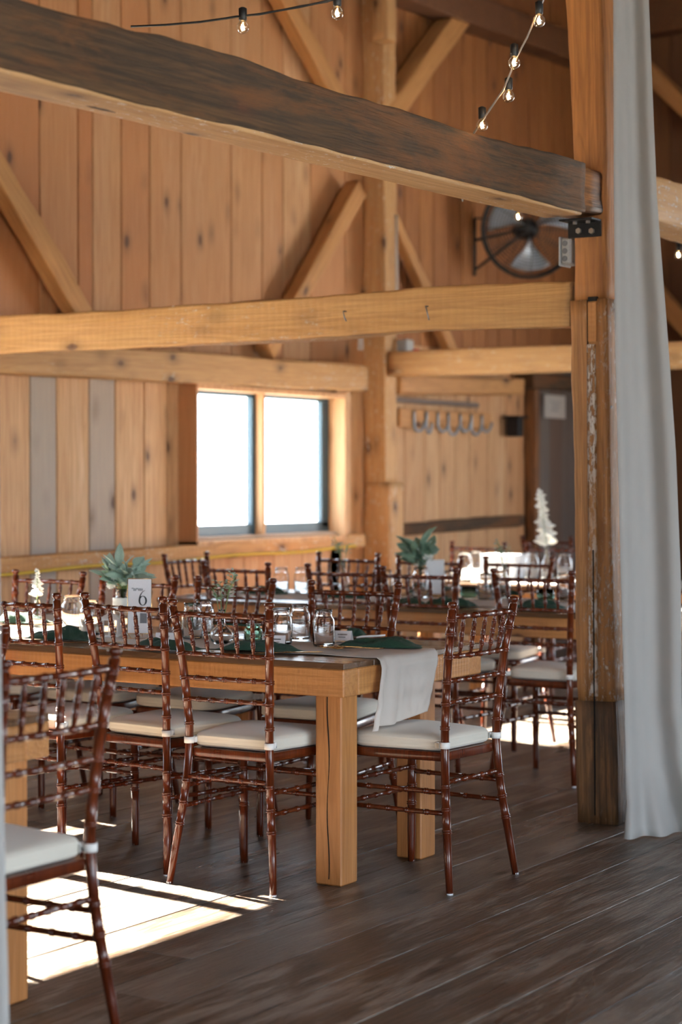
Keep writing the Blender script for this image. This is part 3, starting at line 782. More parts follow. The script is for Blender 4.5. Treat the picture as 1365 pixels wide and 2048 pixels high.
p2 = [hang(1110, -80, 640), hang(1088, 0, 638), hang(1078, 20, 637), hang(1055, 75, 632), hang(1037, 108, 628), hang(1020, 150, 622), hang(1007, 180, 618), hang(980, 220, 612), hang(967, 238, 608), hang(948, 268, 600), hang(930, 330, 590), hang(925, 375, 585), hang(926, 400, 560)]
strand(p2, [hang(1079, 42, 637), hang(1029, 126, 628), hang(1018, 193, 617), hang(965, 251, 607)], 'string of round bulbs falling diagonally left of the main post', 'silvercable')
p3 = [hang(890, 330, 500), hang(925, 372, 480), hang(980, 395, 450), hang(1037, 405, 420), hang(1120, 400, 400), hang(1250, 440, 390), hang(1357, 485, 385), hang(1420, 480, 380)]
strand(p3, [hang(925, 386, 480), hang(1037, 434, 420), hang(1358, 510, 385)], 'blurred far string of bulbs passing in front of the fan', 'cable')

# ------------------------------------------------------------------ drapes
def drape(name, label, edge, depth, folds, amp, zbot_px):
    """edge: list of (py, left px, right px)"""
    m = MB(); rows = 90; cols = 110
    def lr(py):
        for (y0, l0, r0), (y1, l1, r1) in zip(edge, edge[1:]):
            if y0 <= py <= y1:
                t = (py - y0) / (y1 - y0); t = t * t * (3 - 2 * t) if y0 > 1300 else t
                return l0 + (l1 - l0) * t, r0 + (r1 - r0) * t
        return edge[-1][1:]
    y0, y1 = edge[0][0], edge[-1][0]
    def fn(i, j):
        py = y0 + (y1 - y0) * i; l, r = lr(py); px = l + (r - l) * j
        s = depth(py); p = at(px, py, s)
        wv = sum(a_ * math.sin(2 * PI * (f_ * j + ph + dr * i)) for a_, f_, ph, dr in folds) * amp
        wv *= min(1, .5 + i)
        low = max(0, (i - .93) / .07)
        wv += low * (.03 * math.sin(j * 17 + 1) + .03 * math.sin(j * 7.3))
        p = p - CFh * (wv + low * .10)
        if p.z < .006: p.z = .006 + .01 * R() * 0
        return p
    m.grid(fn, rows, cols)
    o = m.build(name, M['drape'], None, True, solid=.002)
    return tag(o, label, 'drape')
fd = [(1.0, 1.1, .1, .12), (.22, 2.3, .35, -.1), (.05, 4.3, .7, .15)]
drape('fabric_drape', 'long white sheer drape hanging beside the main post and pooling on the floor',
      [(-420, 1222, 1285), (0, 1226, 1297), (400, 1227, 1313), (700, 1229, 1336), (900, 1234, 1350), (1150, 1240, 1360), (1400, 1247, 1362), (1500, 1249, 1374), (1600, 1246, 1400), (1640, 1240, 1425), (1668, 1236, 1440)],
      lambda py: 541, fd, .028, 1665)
drape('fabric_drape', 'narrow strip of white drape at the left edge beside the nearest chair',
      [(-300, -160, -6), (900, -150, 0), (1300, -140, 5), (1700, -130, 13), (2048, -125, 21), (2279, -120, 28)], lambda py: 1013, fd, .02, 2280)

# ------------------------------------------------------------------ tables
TH = .72
tab0 = onz(688, 1327.6, TH); print('T6 corner', tab0)
def table(name_label, u0, v0, L_, Wd=.93, legs=None, label=''):
    """u0: near edge, v0: right end; the top runs along +Y"""
    e = thing('farm_table', label, 'table', (u0 + Wd / 2, v0 + L_ / 2, 0))
    hw, hl = Wd / 2, L_ / 2
    m = MB(); n = 5; w = Wd / n
    for k in range(n): m.bbox(-hw + w * k + .001, -hw + w * (k + 1) - .001, -hl, hl, TH - .02, TH, .002, (R() + .01, R() * .7, 0))
    m.build('tabletop', M['tabletop'], e)
    def rail(x0, x1, y0, y1, nm):
        # long local X for grain
        if abs(x1 - x0) > abs(y1 - y0):
            q = MB(); q.bbox(0, x1 - x0, -(y1 - y0) / 2, (y1 - y0) / 2, -.0445, .0445, .004, (R() + .01, 0, 0)); o = q.build(nm, M['apron'], e)
            o.location = (x0, (y0 + y1) / 2, TH - .02 - .0445)
        else:
            q = MB(); q.bbox(0, y1 - y0, -(x1 - x0) / 2, (x1 - x0) / 2, -.0445, .0445, .004, (R() + .01, 0, 0)); o = q.build(nm, M['apron'], e)
            o.location = ((x0 + x1) / 2, y0, TH - .02 - .0445); o.rotation_euler = (0, 0, PI / 2)
    rail(-hw, -hw + .09, -hl, hl, 'apron'); rail(hw - .09, hw, -hl, hl, 'apron')
    rail(-hw + .09, hw - .09, -hl, -hl + .09, 'apron'); rail(-hw + .09, hw - .09, hl - .09, hl, 'apron')
    for (lx, ly) in (legs or [(-hw + .07, -hl + .07), (hw - .25, -hl + .07), (-hw + .07, hl - .07), (hw - .25, hl - .07)]):
        q = MB(); q.bbox(0, TH - .108, -.05, .05, -.05, .05, .005, (R() + .01, 0, 0)); o = q.build('leg', M['tableleg'], e)
        o.matrix_local = frame(Vector((lx, ly, 0)), Vector((lx, ly, 1)))
        ck = MB(); L_ = TH - .13; ph = R() * 6
        for i in range(24):      # long drying check in the face of the leg, widening and wandering
            z0, z1_ = .02 + L_ * i / 24, .02 + L_ * (i + 1) / 24; y0 = .004 * math.sin(ph + i * .45); y1_ = .004 * math.sin(ph + (i + 1) * .45); w_ = .0010 + .0014 * abs(math.sin(ph + i * .21))
            ck.add([(-.0504, y0 - w_, z0), (-.0504, y0 + w_, z0), (-.0504, y1_ + w_, z1_), (-.0504, y1_ - w_, z1_)], [(0, 1, 2, 3)])
        k_ = ck.build('drying_crack', M['void'], o); k_.matrix_parent_inverse = frame(Vector((lx, ly, 0)), Vector((lx, ly, 1))).inverted() @ Matrix.Translation((lx, ly, 0))
    return e
T6L = 2.5
lc = onz(683.3, 1774.5, 0); lc2 = onz(843, 1720, 0); print('legs', lc, lc2)
hw, hl = .465, T6L / 2; cx, cy = tab0.x + hw, tab0.y + hl
table('T6', tab0.x, tab0.y, T6L, .93, [(lc.x + .05 - cx, lc.y + .05 - cy), (lc2.x + .05 - cx, lc2.y + .05 - cy), (lc.x + .05 - cx, hl - .08), (lc2.x + .05 - cx, hl - .08)],
      label='long honey timber farm table with number six card and overhanging runner')
T2u = onz(880, 1218, TH).x; T2v = 3.35; print('T2', T2u)
table('T2', T2u, T2v, 2.5, .93, label='farm table in the second row in front of the window')
T3u = 9.55; T3v = 3.0
table('T3', T3u, T3v, 2.5, .93, label='farthest farm table below the horseshoe hooks')
lc5 = onz(58, 1999, 0); print('T5', lc5)
T5W = .86; T5u = lc5.x + .03 - .0 - T5W; T5v = lc5.y - .045
table('T5', T5u, T5v, 2.2, T5W, [(T5W / 2 - .08, -1.1 + .095), (-T5W / 2 + .07, -1.1 + .095), (T5W / 2 - .08, 1.0), (-T5W / 2 + .07, 1.0)], label='farm table at the left edge behind the nearest chair')

# ------------------------------------------------------------------ chairs
def rings(base, n=60, zs=(), amp=.0032, wd=.0032, span=1.0):
    pass
def radprof(L_, base, rp, amp=.003, gap=.0075, n0=8, ends=None):
    """list of (t, r): straight shaft with doubled ring beads at rp (metres along)"""
    st = {0.0: base, L_: base}
    for i in range(n0 + 1): st[L_ * i / n0] = base
    for r in rp:
        for d in (-gap / 2, gap / 2):
            c = r + d
            for dx, rr in ((-.0034, 0), (-.0018, .8), (0, 1), (.0018, .8), (.0034, 0)):
                if 0 < c + dx < L_: st[c + dx] = base + amp * rr
    return sorted(st.items())
def turned(m, pts, base, rp, amp=.003, n=10, taper=None, gap=.0075):
    pts = [Vector(p) for p in pts]; ls = [0]
    for a_, b_ in zip(pts, pts[1:]): ls.append(ls[-1] + (b_ - a_).length)
    L_ = ls[-1]
    def P(d):
        for i in range(len(ls) - 1):
            if d <= ls[i + 1] + 1e-9:
                t = (d - ls[i]) / max(1e-9, ls[i + 1] - ls[i]); return pts[i].lerp(pts[i + 1], t)
        return pts[-1]
    pr = radprof(L_, base, rp, amp, gap)
    m.sweep([P(d) for d, _ in pr], [r * (taper(d / L_) if taper else 1) for d, r in pr], n)
def smoothpath(pts, n=24):
    pts = [Vector(p) for p in pts]; out = []
    for i in range(len(pts) - 1):
        p0 = pts[max(i - 1, 0)]; p1 = pts[i]; p2 = pts[i + 1]; p3 = pts[min(i + 2, len(pts) - 1)]
        for k in range(4):
            t = k / 4
            out.append(.5 * ((2 * p1) + (-p0 + p2) * t + (2 * p0 - 5 * p1 + 4 * p2 - p3) * t * t + (-p0 + 3 * p1 - 3 * p2 + p3) * t ** 3))
    out.append(pts[-1]); return out
def rpoly(cor, rads, n=6):
    out = []; k = len(cor)
    for i in range(k):
        p = Vector(cor[i]); a_ = (Vector(cor[i - 1]) - p).normalized(); b_ = (Vector(cor[(i + 1) % k]) - p).normalized(); r = rads[i]
        for j in range(n + 1):
            t = j / n; q0 = p + a_ * r; q1 = p + b_ * r
            out.append((1 - t) ** 2 * q0 + 2 * t * (1 - t) * p + t * t * q1)
    return out
BP = [(.200, -.238, .0), (.187, -.222, .12), (.165, -.200, .30), (.155, -.190, .44), (.157, -.193, .55), (.170, -.212, .74), (.186, -.238, .895)]
def bpx(z, s):
    for (x0, y0, z0), (x1, y1, z1_) in zip(BP, BP[1:]):
        if z0 <= z <= z1_:
            t = (z - z0) / (z1_ - z0); return Vector((s * (x0 + (x1 - x0) * t), y0 + (y1 - y0) * t, z))
    return Vector((s * BP[-1][0], BP[-1][1], z))
def make_chair(label, cat='chair'):
    e = thing('chiavari_chair', label, cat)
    mat = M['chair']
    for s in (-1, 1):
        m = MB(); path = smoothpath([(s * x, y, z) for x, y, z in BP])
        turned(m, path, .0135, [.195, .265, .337, .522, .600, .671, .752, .828, .874], .0030, 12, taper=lambda t: .82 + .18 * min(1, t * 5))
        tp = bpx(.895, s); m.lathe([(.0135, -.003), (.010, .002), (.0095, .005), (.0125, .008), (.0162, .013), (.0168, .018), (.015, .0225), (.009, .0255), (.0, .0262)], tp, 12)
        m.build('back_post', mat, e, True)
        m = MB(); fl = [(s * .179, .163, 0), (s * .178, .16, .42)]
        turned(m, fl, .0145, [.20, .262, .325], .003, 12, taper=lambda t: .85 + .15 * min(1, t * 4))
        m.build('front_leg', mat, e, True)
        g = MB()
        p = Vector(BP[0]); g.lathe([(0, 0), (.011, 0), (.0112, .005), (.010, .006)], (s * p.x, p.y, 0), 10); g.lathe([(0, 0), (.012, 0), (.0122, .005), (.011, .006)], (s * .179, .163, 0), 10)
        g.build('foot_glide', M['rubber'], e, True)
    def rail(z, r, nr, nm, bow=.012, skip=False):
        a_, b_ = bpx(z, -1), bpx(z, 1); pts_ = [a_.lerp(b_, t) + Vector((0, -bow * math.sin(PI * t), 0)) for t in [i / 10 for i in range(11)]]
        W = (b_ - a_).length; m = MB(); turned(m, pts_, r, [W * (k + 1) / (nr + 1) for k in range(nr)], .0022, 9); m.build(nm, mat, e, True); return pts_
    top = rail(.873, .0088, 5, 'top_rail'); lowr = rail(.745, .0078, 5, 'back_rail'); rail(.667, .0075, 5, 'back_rail', .008); rail(.597, .0072, 5, 'back_rail', .006)
    rail(.345, .0078, 5, 'back_stretcher', 0)
    for k in range(5):
        t = (k + 1) / 6
        def lp(P_): 
            x = t * 10; i = int(x); return P_[i].lerp(P_[min(i + 1, 10)], x - i)
        a_, b_ = lp(lowr), lp(top); m = MB(); L_ = (b_ - a_).length
        turned(m, [a_.lerp(b_, i / 8) for i in range(9)], .0072, [L_ * .25, L_ * .52, L_ * .78], .0018, 8, taper=lambda q: .55 + .45 * min(1, 3.2 * min(q, 1 - q) + .12), gap=.0065)
        m.build('spindle', mat, e, True)
    for s in (-1, 1):
        for z in (.314, .248):
            a_ = bpx(z, s); b_ = Vector((s * .1785, .161, z - .004)); L_ = (b_ - a_).length
            m = MB(); turned(m, [a_, b_], .0078, [L_ * .2, L_ * .4, L_ * .6, L_ * .8], .0022, 9); m.build('side_stretcher', mat, e, True)
    for z in (.325, .255):
        m = MB(); turned(m, [(-.178, .161, z), (.178, .161, z)], .0078, [.07, .14, .215, .285], .0022, 9); m.build('front_stretcher', mat, e, True)
    out = rpoly([(-.150, -.188), (.150, -.188), (.205, .178), (-.205, .178)], [.02, .02, .09, .09])
    def slab(m, o_, lay):
        n = len(o_); vs = []; fs = []
        for sc_, z in lay:
            for p in o_: vs.append((p.x * sc_, (p.y - .006) * sc_ + .006, z))
        for i in range(len(lay) - 1):
            for k in range(n):
                k2 = (k + 1) % n; fs.append((i * n + k, i * n + k2, (i + 1) * n + k2, (i + 1) * n + k))
        fs.append(tuple(reversed(range(n)))); fs.append(tuple((len(lay) - 1) * n + k for k in range(n))); m.add(vs, fs)
    m = MB(); slab(m, out, [(.97, .408), (1.0, .412), (1.0, .434), (.98, .438)]); so = m.build('seat', mat, e, True)
    so.data.polygons[-1].use_smooth = False; so.data.polygons[-2].use_smooth = False
    m = MB(); co = rpoly([(-.146, -.172), (.146, -.172), (.203, .178), (-.203, .178)], [.03, .03, .10, .10])
    slab(m, co, [(.93, .439), (.985, .443), (1.01, .4485), (1.015, .452), (1.006, .4535), (1.012, .456), (1.015, .466), (1.012, .4735), (1.017, .475), (1.008, .477), (.985, .4835), (.93, .4885), (.8, .4925), (.5, .4955), (.15, .4965)])
    cu = m.build('cushion', M['cushion'], e, True)
    for s in (-1, 1):
        p = bpx(.462, s); m = MB()
        m.lathe([(.0145, -.010), (.0165, -.010), (.0168, .010), (.0145, .010)], p, 12)
        m.bbox(p.x - .018 - s * .004, p.x + .014 - s * .004, p.y + .012, p.y + .030, .452, .472, .002)
        m.build('cushion_tie', M['strap'], cu, True)
    return e
protos = []
def chair_at(mid, facing, label, group):
    """mid: world point midway between the two finials (z ignored); facing: degrees, 0 = +X"""
    a_ = math.radians(facing); f_ = Vector((math.cos(a_), math.sin(a_), 0)); loc = Vector((mid.x, mid.y, 0)) + f_ * .238
    if not protos:
        e = make_chair(label); e.location = loc; e.rotation_euler = (0, 0, a_ - PI / 2); e['group'] = group; protos.append(e); return e
    return dup(protos[0], loc, a_ - PI / 2, label, group)
FZ = .921
def fin(px, py): return onz(px, py, FZ)
G6, G2, G3, G5 = 'chairs round the number six table', 'chairs round the second row table', 'chairs round the farthest table', 'chairs at the left foreground table'
DK = 'dark chiavari chair, '
def base_mid(l, r): return (onz(l[0], l[1], 0) + onz(r[0], r[1], 0)) / 2
def from_right(px, py, facing):      # the right rear foot stands on this pixel
    a_ = math.radians(facing); f_ = Vector((math.cos(a_), math.sin(a_), 0)); r_ = Vector((f_.y, -f_.x, 0))
    return onz(px, py, 0) - r_ * .2
c3 = base_mid((345, 1767), (555, 1787)) + Vector((-.02, 0, 0))
chair_at(c3, 1, 'reddish mahogany chiavari chair tucked in nearest the table corner leg, back to the camera', G6)
chair_at(from_right(339, 1750, -8) + Vector((-.02, 0, 0)), -7, 'reddish mahogany chiavari chair with its back in front of the number six card', G6)
chair_at(onx(36, 1190, 5.03), -4, 'reddish mahogany chiavari chair left of the number six card, cut by the left edge', G6)
chair_at(onx(98, 1151, 6.24), 180, DK + 'behind the white flower spike on the far side', G6)
chair_at(onx(277, 1160, 6.22), 181, DK + 'directly behind the number six card', G6)
chair_at(onx(470, 1164, 6.22), 178, DK + 'far side of the table behind the bud vase sprigs', G6)
chair_at(onx(709, 1170, 6.20), 184, DK + 'far side of the table behind the mason jars', G6)
er = chair_at(base_mid((903, 1789), (1029, 1749)), 86, 'mahogany chiavari chair at the table end with the runner hanging onto its cushion', G6)
chair_at((at(218, 1294, 872) + at(20, 1322, 945)) / 2, 90, 'nearest dark chiavari chair, out of focus at the left edge', G5)
gp = onx(12, 1266, 3.84); gp = gp + Vector((0, .19, 0))
chair_at(gp, 180, 'dark chiavari chair mostly hidden behind the nearest chair and left drape', G5)
chair_at(onx(471, 1121, 7.42), 0, DK + 'second row near side, leftmost', G2)
chair_at(onx(686, 1126, 7.42), 2, DK + 'second row near side behind the mason jars', G2)
chair_at(onx(838, 1135, 7.40), 0, DK + 'second row, in front of the leafy bouquet', G2)
chair_at(onx(1065, 1139, 7.42), 0, DK + 'second row, immediately left of the main post', G2)
chair_at(at(372, 1106, 380), -90, DK + 'at the left end of the second row table below the window', G2)
chair_at(onx(697, 1106, 8.66), 180, DK + 'far side of the second row, below the right window jamb', G2)
chair_at(onx(860, 1106, 8.64), 180, DK + 'far side of the second row, behind the leafy bouquet', G2)
chair_at(onx(1038, 1106, 8.66), 180, DK + 'far side of the second row, behind the jars', G2)
chair_at(onx(957, 1085, 10.62), 180, DK + 'beyond the farthest table, left one', G3)
chair_at(onx(1110, 1089, 10.6), 180, DK + 'beyond the farthest table, beside the tall white flower', G3)
chair_at(onx(1094, 1076, 11.9), 0, 'reddish chiavari chair standing farthest back below the paper sign', G3)

# ------------------------------------------------------------------ cloth and tableware
def runner(u0, u1, v0, v1, label, hang_=None):
    m = MB(); z = TH + .002
    if not hang_:
        m.grid(lambda i, j: (u0 + (u1 - u0) * j + .006 * math.sin(i * 23), v0 + (v1 - v0) * i, z + .0015 + .0015 * math.sin(i * 40 + j * 7) * math.sin(j * 9)), 60, 10)
    else:
        nflat = 60; nh = 30
        def fn(i, j):
            q = i * (nflat + nh)
            if q <= nflat:
                t = q / nflat; return Vector((u0 + (u1 - u0) * j + .008 * math.sin(t * 20) * (1 - j), v1 + (v0 - v1) * t, z + .002 + .0018 * math.sin(t * 50 + j * 8)))
            t = (q - nflat) / nh; d = t * hang_[0]
            # gathered folds at the left third, flatter sheet on the right
            x = u0 + (u1 - u0) * j
            left = max(0, 1 - j / .38)
            x -= left * .10 * t ** 1.3 + (j > .38) * 0
            x = x - .085 * t * j
            fold = .018 * math.sin(j * 26 + .6) * left ** .6 * (.4 + t) if left > 0 else 0
            yy = v0 - .010 - .012 * min(1, d / .03) - .012 * t * left - fold
            zz = z - d * (1 - .10 * j * t) 
            yy += .004 * noise.noise(Vector((j * 9, t * 5, 3))) * min(1, t * 4); x += .006 * noise.noise(Vector((j * 3, t * 7, 8))) * t
            if t < .06: zz = z - .001 - d * .7
            return Vector((x, yy, zz))
        m.grid(fn, nflat + nh, 48)
    return tag(m.build('table_runner', M['runner'], None, True, solid=.0015), label, 'table runner')
t6c = tab0.x + .43
runner(tab0.x + .195, tab0.x + .585, tab0.y, tab0.y + T6L - .0, 'cream gauze runner on the number six table, falling over its end', (.225,))
runner(T2u + .22, T2u + .64, T2v + .01, T2v + 2.49, 'cream runner on the second row table')
runner(T3u + .12, T3u + .81, T3v + .01, T3v + 2.49, 'white sunlit runner on the farthest table')

def jarprof(h=.128, r=.039):
    k = h / .128; q = r / .039
    P_ = [(0, 0), (.034, 0), (.038, .006), (.039, .02), (.039, .085), (.0365, .096), (.031, .103), (.0292, .108), (.0308, .1105), (.0292, .113), (.0308, .1155), (.0292, .118), (.0300, .122), (.0312, .125), (.0300, .128),
          (.0282, .127), (.0268, .110), (.0275, .104), (.0335, .095), (.0362, .084), (.0362, .010), (.030, .005), (0, .0045)]
    return [(a_ * q, b_ * k) for a_, b_ in P_]
jar0 = None
def jar(pos, label, group, h=.128, r=.039):
    global jar0
    if jar0 is None or (h, r) != (.128, .039):
        m = MB(); m.lathe(jarprof(h, r), (0, 0, 0), 28); o = m.build('mason_jar', M['glass'], None, True)
        if (h, r) == (.128, .039): jar0 = o
    else: o = jar0.copy(); C.objects.link(o)
    o.location = (pos.x, pos.y, TH + .0055); return tag(o, label, 'jar', group)
def T(px, py): return onz(px, py, TH + .004)
GJ = 'glass mason jars on the number six table'
jar(T(563, 1289), 'clear mason jar left of the trio near the table end', GJ)
jar(T(600, 1279), 'clear mason jar at the back of the trio near the table end', GJ)
jar(T(648, 1293), 'clear mason jar nearest the table end, beside the name card', GJ)
jar(T(385, 1277), 'mason jar behind the left post of the corner chair', GJ)
jar(T(408, 1268), 'mason jar just left of the bud vase', GJ)
jar(T(145, 1262), 'sunlit mason jar, left of the pair beside the white flower spike', GJ, .135, .045)
jar(T(180, 1270), 'sunlit mason jar, right of the pair before the small lantern', GJ)
G2J = 'glass jars on the second row table'
for k, (px, py) in enumerate(((563, 1186), (604, 1186), (902, 1194), (972, 1200), (1003, 1194), (772, 1192), (1130, 1200))):
    jar(T(px, py), ['second row jar, left of the pair right of the dark chair backs', 'second row jar, right of the pair against the orange wall', 'second row jar right of the leafy bouquet', 'second row jar beside the teal glass bowl', 'second row jar behind the teal glass bowl',
                    'second row jar left of the leafy bouquet', 'second row jar beside the main post'][k], G2J)
for k, (px, py) in enumerate(((930, 1163), (953, 1159), (1064, 1160), (1130, 1162))):
    jar(T(px, py), ['far table jar, leftmost', 'far table jar, second from the left', 'far table jar left of the white flower', 'far table jar right of the white flower'][k], 'glass jars on the farthest table', .16, .045)

def bottle(pos, label, h=.16, r=.030, nr=.011, mat='glass', name='bud_vase', cat='vase', grp=None):
    P_ = [(0, 0), (r * .9, 0), (r, .006), (r, h * .42), (r * .85, h * .55), (nr, h * .72), (nr, h * .96), (nr * 1.25, h * .98), (nr * 1.2, h), (nr * .85, h), (nr * .8, h * .73), (r * .75, h * .54), (r * .92, h * .42), (r * .92, .01), (0, .007)]
    m = MB(); m.lathe(P_, (0, 0, 0), 24); o = m.build(name, M[mat], None, True); o.location = (pos.x, pos.y, TH + .0055)
    return tag(o, label, cat, grp)
def leaf(m, base, d, L_, w, curl=.25, n=5):
    d = d.normalized(); s_ = d.cross(Vector((0, 0, 1)))
    if s_.length < .1: s_ = Vector((1, 0, 0))
    s_.normalize(); up = s_.cross(d).normalized(); s_ = (s_ * math.cos(curl * 3) + up * math.sin(curl * 3)).normalized(); up = s_.cross(d)
    def fn(i, j):
        t = i; ww = w * math.sin(PI * t ** .75) ** .8 * (1 if t < .999 else 0); q = (j - .5) * 2
        return base + d * (L_ * t) + s_ * (q * ww / 2) + up * (-curl * L_ * t * t + abs(q) * ww * .18)
    m.grid(fn, 7, 4)
def bouquet(pos, z0, height, spread, nl, label, lw=.035, ll=.075, mat='leaf', flowers=6, seed=3, lean=(0, 0)):
    rnd_ = random.Random(seed)
    e = thing('greenery_bouquet', label, 'flowers', (pos.x, pos.y, z0))
    st = MB(); lf = MB(); fl = MB()
    for k in range(nl):
        a_ = rnd_.random() * 2 * PI; tilt = .15 + rnd_.random() * spread; hh_ = height * (.45 + .55 * rnd_.random())
        d = Vector((math.cos(a_) * math.sin(tilt) + lean[0], math.sin(a_) * math.sin(tilt) + lean[1], math.cos(tilt))).normalized()
        tip = d * hh_
        st.sweep([Vector((0, 0, -.05)), d * hh_ * .3, tip], [.0022, .002, .0012], 5)
        nn = 4
        for q in range(nn):
            t = .35 + .65 * q / (nn - 1); a2 = rnd_.random() * 2 * PI
            ld = (d * .6 + Vector((math.cos(a2), math.sin(a2), .25)) * (.9 if q < nn - 1 else .3)).normalized()
            leaf(lf, tip * t, ld, ll * (.7 + .6 * rnd_.random()), lw * (.8 + .5 * rnd_.random()), .1 + .3 * rnd_.random())
    st.build('stems', M['stem'], e, True); lf.build('leaves', M[mat], e, True, solid=.0008)
    for k in range(flowers):
        a_ = rnd_.random() * 2 * PI; c = Vector((math.cos(a_) * .05, math.sin(a_) * .05, height * (.15 + .35 * rnd_.random())))
        fl = MB()
        for q in range(14):
            v_ = Vector((rnd_.gauss(0, 1), rnd_.gauss(0, 1), rnd_.gauss(0, 1))).normalized(); leaf(fl, c, v_, .018, .012, .3)
        fl.build('white_flower', M['petal'], e, True)
    return e
def spike(pos, z0, h, label, mat='petal', n=46, r=.016, seed=1, bare=.35, lean=(0, 0)):
    rnd_ = random.Random(seed); e = thing('flower_spike', label, 'flowers', (pos.x, pos.y, z0))
    top = Vector((lean[0], lean[1], h)); st = MB(); st.sweep([Vector((0, 0, -.06)), top * .5, top], [.003, .0025, .0012], 6); st.build('stem', M['stem'], e, True)
    f = MB()
    for k in range(n):
        t = bare + (1 - bare) * k / n; a_ = k * 2.4; rr = r * (1.15 - .75 * t) * (.7 + .6 * rnd_.random())
        leaf(f, top * t, Vector((math.cos(a_), math.sin(a_), .5)), rr * 1.9, rr * 1.4, .3)
    f.build('florets', M[mat], e, True, solid=.0006); return e
def sprig(pos, z0, h, label, seed=2, n=4):
    rnd_ = random.Random(seed); e = thing('flower_sprig', label, 'flowers', (pos.x, pos.y, z0)); st = MB(); f = MB()
    for k in range(n):
        a_ = rnd_.random() * 6.28; tip = Vector((math.cos(a_) * .05, math.sin(a_) * .05, h * (.6 + .4 * rnd_.random())))
        st.sweep([Vector((0, 0, -.07)), tip * .5 + Vector((0, 0, .01)), tip], [.0018, .0015, .0008], 5)
        for q in range(12):
            t = .35 + .65 * rnd_.random(); v_ = Vector((rnd_.gauss(0, 1), rnd_.gauss(0, 1), .4)).normalized()
            st.sweep([tip * t, tip * t + v_ * .022], .0006, 4); leaf(f, tip * t + v_ * .02, v_, .012, .008, .2)
            if q % 4 == 0: leaf(f, tip * t, v_, .022, .012, .2)
    st.build('stems', M['stem'], e, True); f.build('buds', M['leaf'], e, True); return e

# centrepiece on table six
vp = T(247, 1262)
m = MB(); m.lathe(jarprof(.16, .040), (0, 0, 0), 28); o = m.build('jar_vase', M['glass'], None, True); o.location = (vp.x, vp.y, TH + .0055)
tag(o, 'tall glass jar vase holding the leafy bouquet beside the number six card', 'vase')
m = MB(); m.lathe([(.0405, 0), (.0415, .004), (.041, .02), (.0418, .034), (.0405, .038)], (0, 0, 0), 24); o = m.build('lace_band', M['petal'], None, True); o.location = (vp.x, vp.y, TH + .095); tag(o, 'white lace band round the jar vase', 'ribbon')
bouquet(vp, TH + .165, .105, 1.0, 20, 'sage green leafy bouquet with tiny white flowers behind the number six card', .038, .075, 'leaf', 7, 5, lean=(-.02, .02))
w1 = T(75, 1255); bottle(w1, 'glass bottle holding the white flower spike at left', .11)
spike(w1, TH + .11, .125, 'white flower spike at the left of the number six table', r=.014, n=44, bare=.12)
bv = T(444, 1288)
m = MB(); m.lathe([(0, 0), (.028, 0), (.040, .012), (.044, .03), (.038, .048), (.020, .064), (.012, .075), (.011, .115), (.014, .12), (.012, .12), (.009, .112), (.010, .075), (.018, .062), (.036, .046), (.042, .03), (.038, .013), (0, .006)], (0, 0, 0), 26)
o = m.build('bud_vase', M['glass'], None, True); o.location = (bv.x, bv.y, TH + .0055); tag(o, 'round clear bud vase with narrow neck behind the corner chair', 'vase')
sprig(bv, TH + .12, .13, 'thin green and white sprigs in the round bud vase', 4, 5)
o = jar(T(507, 1282), 'pale green glass votive behind the corner chair post', 'green glass votives', .06, .033); o.data.materials[0] = M['greenglass']; o.name = 'votive_glass'; o['category'] = 'votive'
o = jar(T(385, 1262), 'pale green glass votive left of the bud vase', 'green glass votives', .07, .034); o.data.materials[0] = M['greenglass']; o.name = 'votive_glass'; o['category'] = 'votive'

